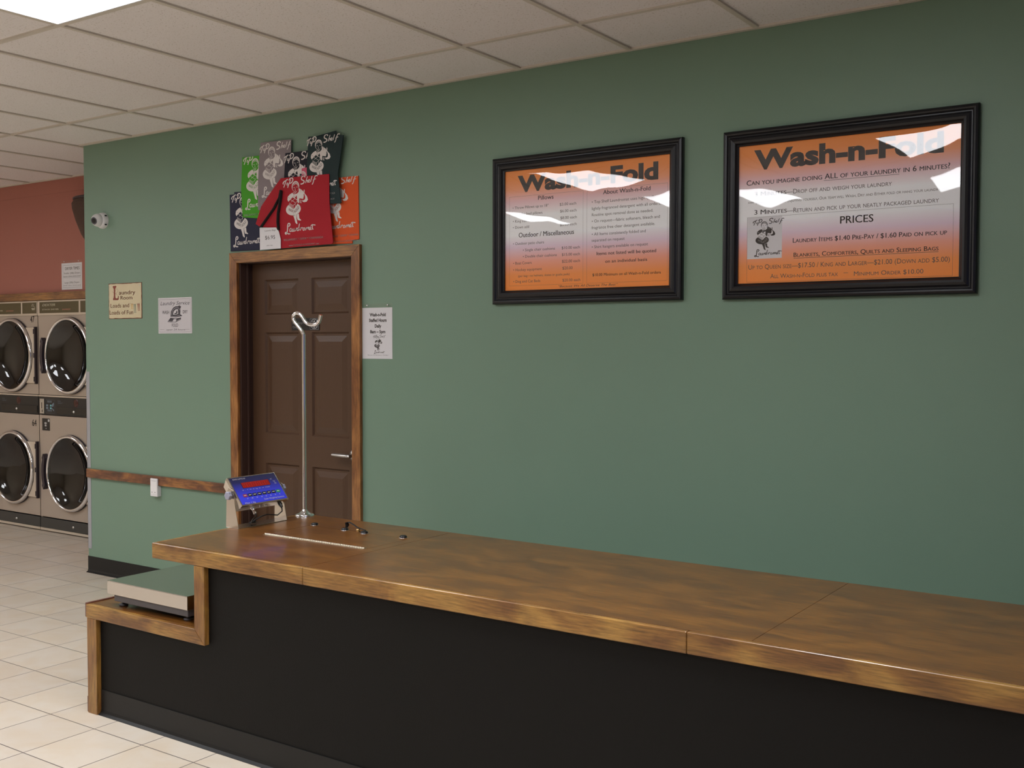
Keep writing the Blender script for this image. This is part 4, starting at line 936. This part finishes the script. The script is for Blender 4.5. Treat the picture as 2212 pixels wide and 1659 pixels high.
# ------------------------------------------------------------------ stacked dryers
DY = 0.755
def dryer():
    e = empty('stack_dryer', (0, DY, 0), 'x', 'tumble dryer', 'stacked tumble dryers under the terracotta wall')
    hw = 0.4110
    bd = MB(); bd.box(-hw,-hw+0.012,0.012,0.66,0.02,1.93).box(hw-0.012,hw,0.012,0.66,0.02,1.93).box(-hw+0.012,hw-0.012,0.64,0.66,0.02,1.93).box(-hw+0.012,hw-0.012,0.012,0.64,1.91,1.93).box(-hw+0.012,hw-0.012,0.012,0.64,0.02,0.04).box(-hw+0.012,hw-0.012,0.012,0.64,1.05,1.07)
    bd.build('cabinet', M['dryer'], e)
    def panel(z0, z1, c, name):   # front sheet with a round opening
        m = MB(); n = 48; R0 = 0.300; cx, cz = c
        cor = [(-hw+0.002,z0),(hw-0.002,z0),(hw-0.002,z1),(-hw+0.002,z1)]; vs = []
        for k in range(n):
            a = 2*math.pi*(k+0.5)/n - math.pi*3/4; dx, dz = math.cos(a), math.sin(a)
            t = min([( (hw-0.002-cx)/dx if dx > 0 else (-hw+0.002-cx)/dx ) if abs(dx) > 1e-6 else 9, ((z1-cz)/dz if dz > 0 else (z0-cz)/dz) if abs(dz) > 1e-6 else 9])
            vs.append((cx+dx*t, 0, cz+dz*t))
        for k in range(n):
            a = 2*math.pi*(k+0.5)/n - math.pi*3/4; vs.append((cx+R0*math.cos(a), 0, cz+R0*math.sin(a)))
        fs = [(k,(k+1)%n,(k+1)%n+n,k+n) for k in range(n)]
        m.add(vs, fs)
        for x_, z_ in cor:   # corners
            near = sorted(range(n), key=lambda k: (vs[k][0]-x_)**2+(vs[k][2]-z_)**2)[:2]
            m.add([vs[near[0]], (x_,0,z_), vs[near[1]]], [(0,1,2)])
        m.build(name, M['dryer'], e)
    def drumdoor(cx, cz, y):
        # dark housing behind the door
        MB().lathe([(0.300,0.0),(0.318,0.004),(0.316,0.012),(0.290,0.014)], (cx, 0, cz), 'y', 56).build('gasket', M['handle'], e)
        g_ = MB(); g_.lathe([(0.0,-0.012*0-0.60),(0.30,-0.60),(0.31,-0.05),(0.312,0.0)], (cx,0,cz), 'y', 48); g_.build('drum', mat('dark_drum_steel', srgb(62,62,64), 0.45, metal=0.5), e)
        d = MB(); d.lathe([(0.286,0.020),(0.288,0.032),(0.294,0.040),(0.304,0.040),(0.313,0.033),(0.316,0.022),(0.312,0.014),(0.288,0.014)], (cx,0,cz), 'y', 64)
        dd = d.build('door', M['chrome'], e)
        dd['label'] = 'round dryer door with a chrome rim'
        gl = MB(); gl.lathe([(0.0,-0.045),(0.10,-0.040),(0.19,-0.022),(0.240,0.002),(0.276,0.026),(0.288,0.030)], (cx,0,cz), 'y', 64); gl.build('glass', M['smoked'], dd)
        h = MB(); h.prism([(cx-0.310,cz+0.150),(cx-0.330,cz+0.115),(cx-0.322,cz+0.100),(cx-0.334,cz+0.06),(cx-0.337,cz),(cx-0.334,cz-0.06),(cx-0.322,cz-0.100),(cx-0.330,cz-0.115),(cx-0.310,cz-0.150),(cx-0.284,cz-0.112),(cx-0.296,cz-0.05),(cx-0.300,cz),(cx-0.296,cz+0.05),(cx-0.284,cz+0.112)], -0.062, -0.018)
        h.build('handle', M['handle'], dd, bevel=0.004)
        pm = MB(); pm.prism([(cx+0.216,cz+0.235),(cx+0.350,cz+0.235),(cx+0.350,cz-0.235),(cx+0.216,cz-0.235),(cx+0.262,cz-0.180),(cx+0.305,cz-0.100),(cx+0.319,cz),(cx+0.305,cz+0.100),(cx+0.262,cz+0.180)], -0.018, -0.0015)
        pm.build('hinge_plate', M['dryer_lt'], e, bevel=0.003)
        hs = MB(); hs.box(cx+0.351, cx+0.366, -0.024, -0.001, cz-0.240, cz+0.240)
        for s in (-0.20, 0.0, 0.20): hs.tube([(cx+0.349,-0.024,cz+s-0.02),(cx+0.349,-0.024,cz+s+0.02)], 0.005, 8)
        hs.build('hinge', M['handle'], e)
    panel(1.150, 1.810, (0.035,1.478), 'upper_front'); panel(0.125, 0.978, (0.035,0.513), 'lower_front')
    drumdoor(0.035, 1.478, 0); drumdoor(0.035, 0.513, 0)
    MB().box(-hw+0.002, hw-0.002, -0.006, 0.011, 1.811, 1.936).build('header', M['dryer_lt'], e, bevel=0.003)
    for a, b in ((-0.374, 0.171), (0.198, 0.402)): MB().box(a, b, -0.0085, -0.0062, 1.830, 1.922).build('badge_panel', M['olive'], e)
    MB().box(-hw+0.002, hw-0.002, -0.010, 0.011, 1.134, 1.146).build('upper_ledge', M['dryer_lt'], e, bevel=0.002)
    cp = MB().box(-hw+0.002, hw-0.002, -0.006, 0.011, 0.984, 1.132).build('control_panel', M['black'], e)
    MB().box(-0.387, -0.323, -0.012, -0.0062, 0.992, 1.116).build('coin_slot', M['satin'], cp, bevel=0.002)
    k = Flat(); k.rect(-0.362,-0.352,1.035,1.085,0); k.rect(-0.355,-0.345,1.005,1.025,0); k.build('coin_slit', M['black'], cp, y=-0.0122)
    k = Flat()
    for j in range(4): k.rect(-0.282+j*0.016, -0.274+j*0.016, 1.086, 1.102, 0); k.rect(-0.282+j*0.016, -0.274+j*0.016, 1.012, 1.028, 0)
    for z in (1.062, 1.040): k.rect(-0.302,-0.272,z-0.008,z+0.008,0); k.rect(-0.246,-0.226,z-0.007,z+0.007,1); k.poly([(-0.222,z-0.008),(-0.200,z-0.008),(-0.190,z+(0.014 if z > 1.05 else -0.014)),(-0.196,z+(0.026 if z > 1.05 else -0.026)),(-0.222,z+0.006)],0)
    k.outline(-0.308,-0.180,0.998,1.110,0.001,0)
    k.text('DEXTER', -0.135, -0.095, 1.098, 0.008, '', 0); k.rect(-0.135,-0.06,1.088,1.0895,0); k.rect(-0.135,-0.08,1.082,1.0835,0)
    k.build('keypad', [mat('pale_blue_print', srgb(110,126,140),0.5), mat('cyan_window', srgb(110,190,200),0.3)], cp, y=-0.006)
    MB().lathe([(0,0.008),(0.030,0.0078),(0.033,0.006)], (0.118, 0, 1.092), 'y', 24).build('display', M['redled'], cp)
    dw = MB().box(-0.142, 0.398, -0.0095, -0.0062, 0.996, 1.056).build('coin_drawer', mat('gloss_black_drawer', srgb(20,20,22), 0.18), cp, bevel=0.002)
    MB().lathe([(0,0.016),(0.006,0.0155),(0.009,0.012),(0.0115,0.0095)], (0.088, 0, 1.020), 'y', 18).build('lock', M['satin'], dw)
    MB().box(-0.368, -0.262, -0.003, -0.0005, 0.850, 0.952).build('card_reader', M['black'], e, bevel=0.001)
    k = Flat(); k.ell(-0.318,0.912,0.018,0.008,0,1,16); k.rect(-0.330,-0.306,0.885,0.900,0); k.ell(-0.312,0.868,0.005,0.005,0,1,8); k.rect(-0.285,-0.262,0.925,0.945,0); k.build('card_reader_marks', mat('silver_print', srgb(190,190,190),0.35), e, y=-0.003)
    MB().box(-hw+0.002, hw-0.002, -0.004, 0.011, 0.032, 0.116).build('kick_panel', M['dark_olive'], e, bevel=0.002)
    MB().lathe([(0,0.010),(0.009,0.0095),(0.011,0.004)], (0.055, 0, 0.070), 'y', 16).build('kick_lock', M['satin'], e)
    MB().box(-hw+0.002, hw-0.002, -0.006, 0.011, 0.010, 0.030).build('base_strip', M['dryer_lt'], e)
    k = Flat(); k.text('DEXTER', -0.3327, -0.1485, 1.8877, 0.0194, 'IM'); k.text('STACK DRYER', -0.3336, -0.1000, 1.8542, 0.0112, ''); k.text('EXPRESS', -0.0503, 0.0645, 1.8517, 0.0100, 'I', 1)
    k.pen([(0.335,1.888),(0.345,1.905),(0.360,1.908)], 0.003); k.pen([(0.350,1.908),(0.348,1.885)], 0.003); k.pen([(0.372,1.906),(0.362,1.893),(0.378,1.884),(0.384,1.878)], 0.003); k.rect(0.335,0.385,1.868,1.874); k.rect(0.340,0.380,1.859,1.864)
    k.build('badge_lettering', [mat('pale_badge_print', srgb(196,190,168),0.5), mat('coppery_print', srgb(190,120,100),0.5)], e, y=-0.0085)
    return e
d2 = dryer(); d2.location = (U2, DY, 0); d2['label'] = 'stacked dryer closest to the corner of the green wall, without number stickers'
d1 = copy_tree(d2); d1.location = (U1, DY, 0); d1['label'] = 'stacked dryer numbered 47 above and 64 below'
k = Flat(); k.text('47', 0.300, 0.361, 1.7557, 0.0517, 'M'); k.text('64', 0.3067, 0.3713, 0.8804, 0.0548, 'M'); k.build('number_sticker', M['ink'], d1, y=-0.0005)

# ------------------------------------------------------------------ woven wall basket half hidden behind the corner
e = empty('wall_basket', (-7.50, 0.774, 2.27), 'dark woven wall basket partly hidden behind the green wall corner', 'basket')
def basket():
    m = MB(); prof = [(0.02,0.030),(0.08,0.11),(0.175,0.19),(0.28,0.245),(0.38,0.285),(0.42,0.29),(0.455,0.26)]; n = 30; vs = []
    for h, r in prof:
        for k in range(n):
            a = math.pi*k/(n-1); vs.append((-r*math.cos(a), -0.17*math.sin(a)*(r/0.29)**0.8, h))
    m.add(vs, [(i*n+k, i*n+k+1, (i+1)*n+k+1, (i+1)*n+k) for i in range(len(prof)-1) for k in range(n-1)], 0, True)
    m.add([(-0.26+0.52*k/(n-1)*1.0, -0.17*math.sin(math.pi*k/(n-1))*0.92, 0.455) for k in range(n)], [tuple(range(n))])
    return m
mm, nt, N, L, b = newmat('dark_wicker'); tc = N.new('ShaderNodeTexCoord'); mp = N.new('ShaderNodeMapping'); mp.inputs['Rotation'].default_value = (0, 0.5, 0.2); mp.inputs['Scale'].default_value = (1,1,3); L.new(tc.outputs['Object'], mp.inputs['Vector'])
wv = N.new('ShaderNodeTexWave'); wv.inputs['Scale'].default_value = 22; wv.inputs['Distortion'].default_value = 1.5; wv.bands_direction = 'X'; L.new(mp.outputs[0], wv.inputs['Vector'])
cr = N.new('ShaderNodeValToRGB'); cr.color_ramp.elements[0].position = 0.72; cr.color_ramp.elements[0].color = srgb(38,30,36); cr.color_ramp.elements[1].position = 0.9; cr.color_ramp.elements[1].color = srgb(140,104,78)
L.new(wv.outputs['Fac'], cr.inputs[0]); L.new(cr.outputs[0], b.inputs['Base Color']); b.inputs['Roughness'].default_value = 0.55
bp = N.new('ShaderNodeBump'); bp.inputs['Distance'].default_value = 0.004; L.new(wv.outputs['Fac'], bp.inputs['Height']); L.new(bp.outputs[0], b.inputs['Normal'])
basket().build('woven_body', mm, e)
MB().tube([(-0.262*math.cos(math.pi*k/20), -0.158*math.sin(math.pi*k/20), 0.457) for k in range(21)], 0.011, 8).build('rim', M['handle'], e)
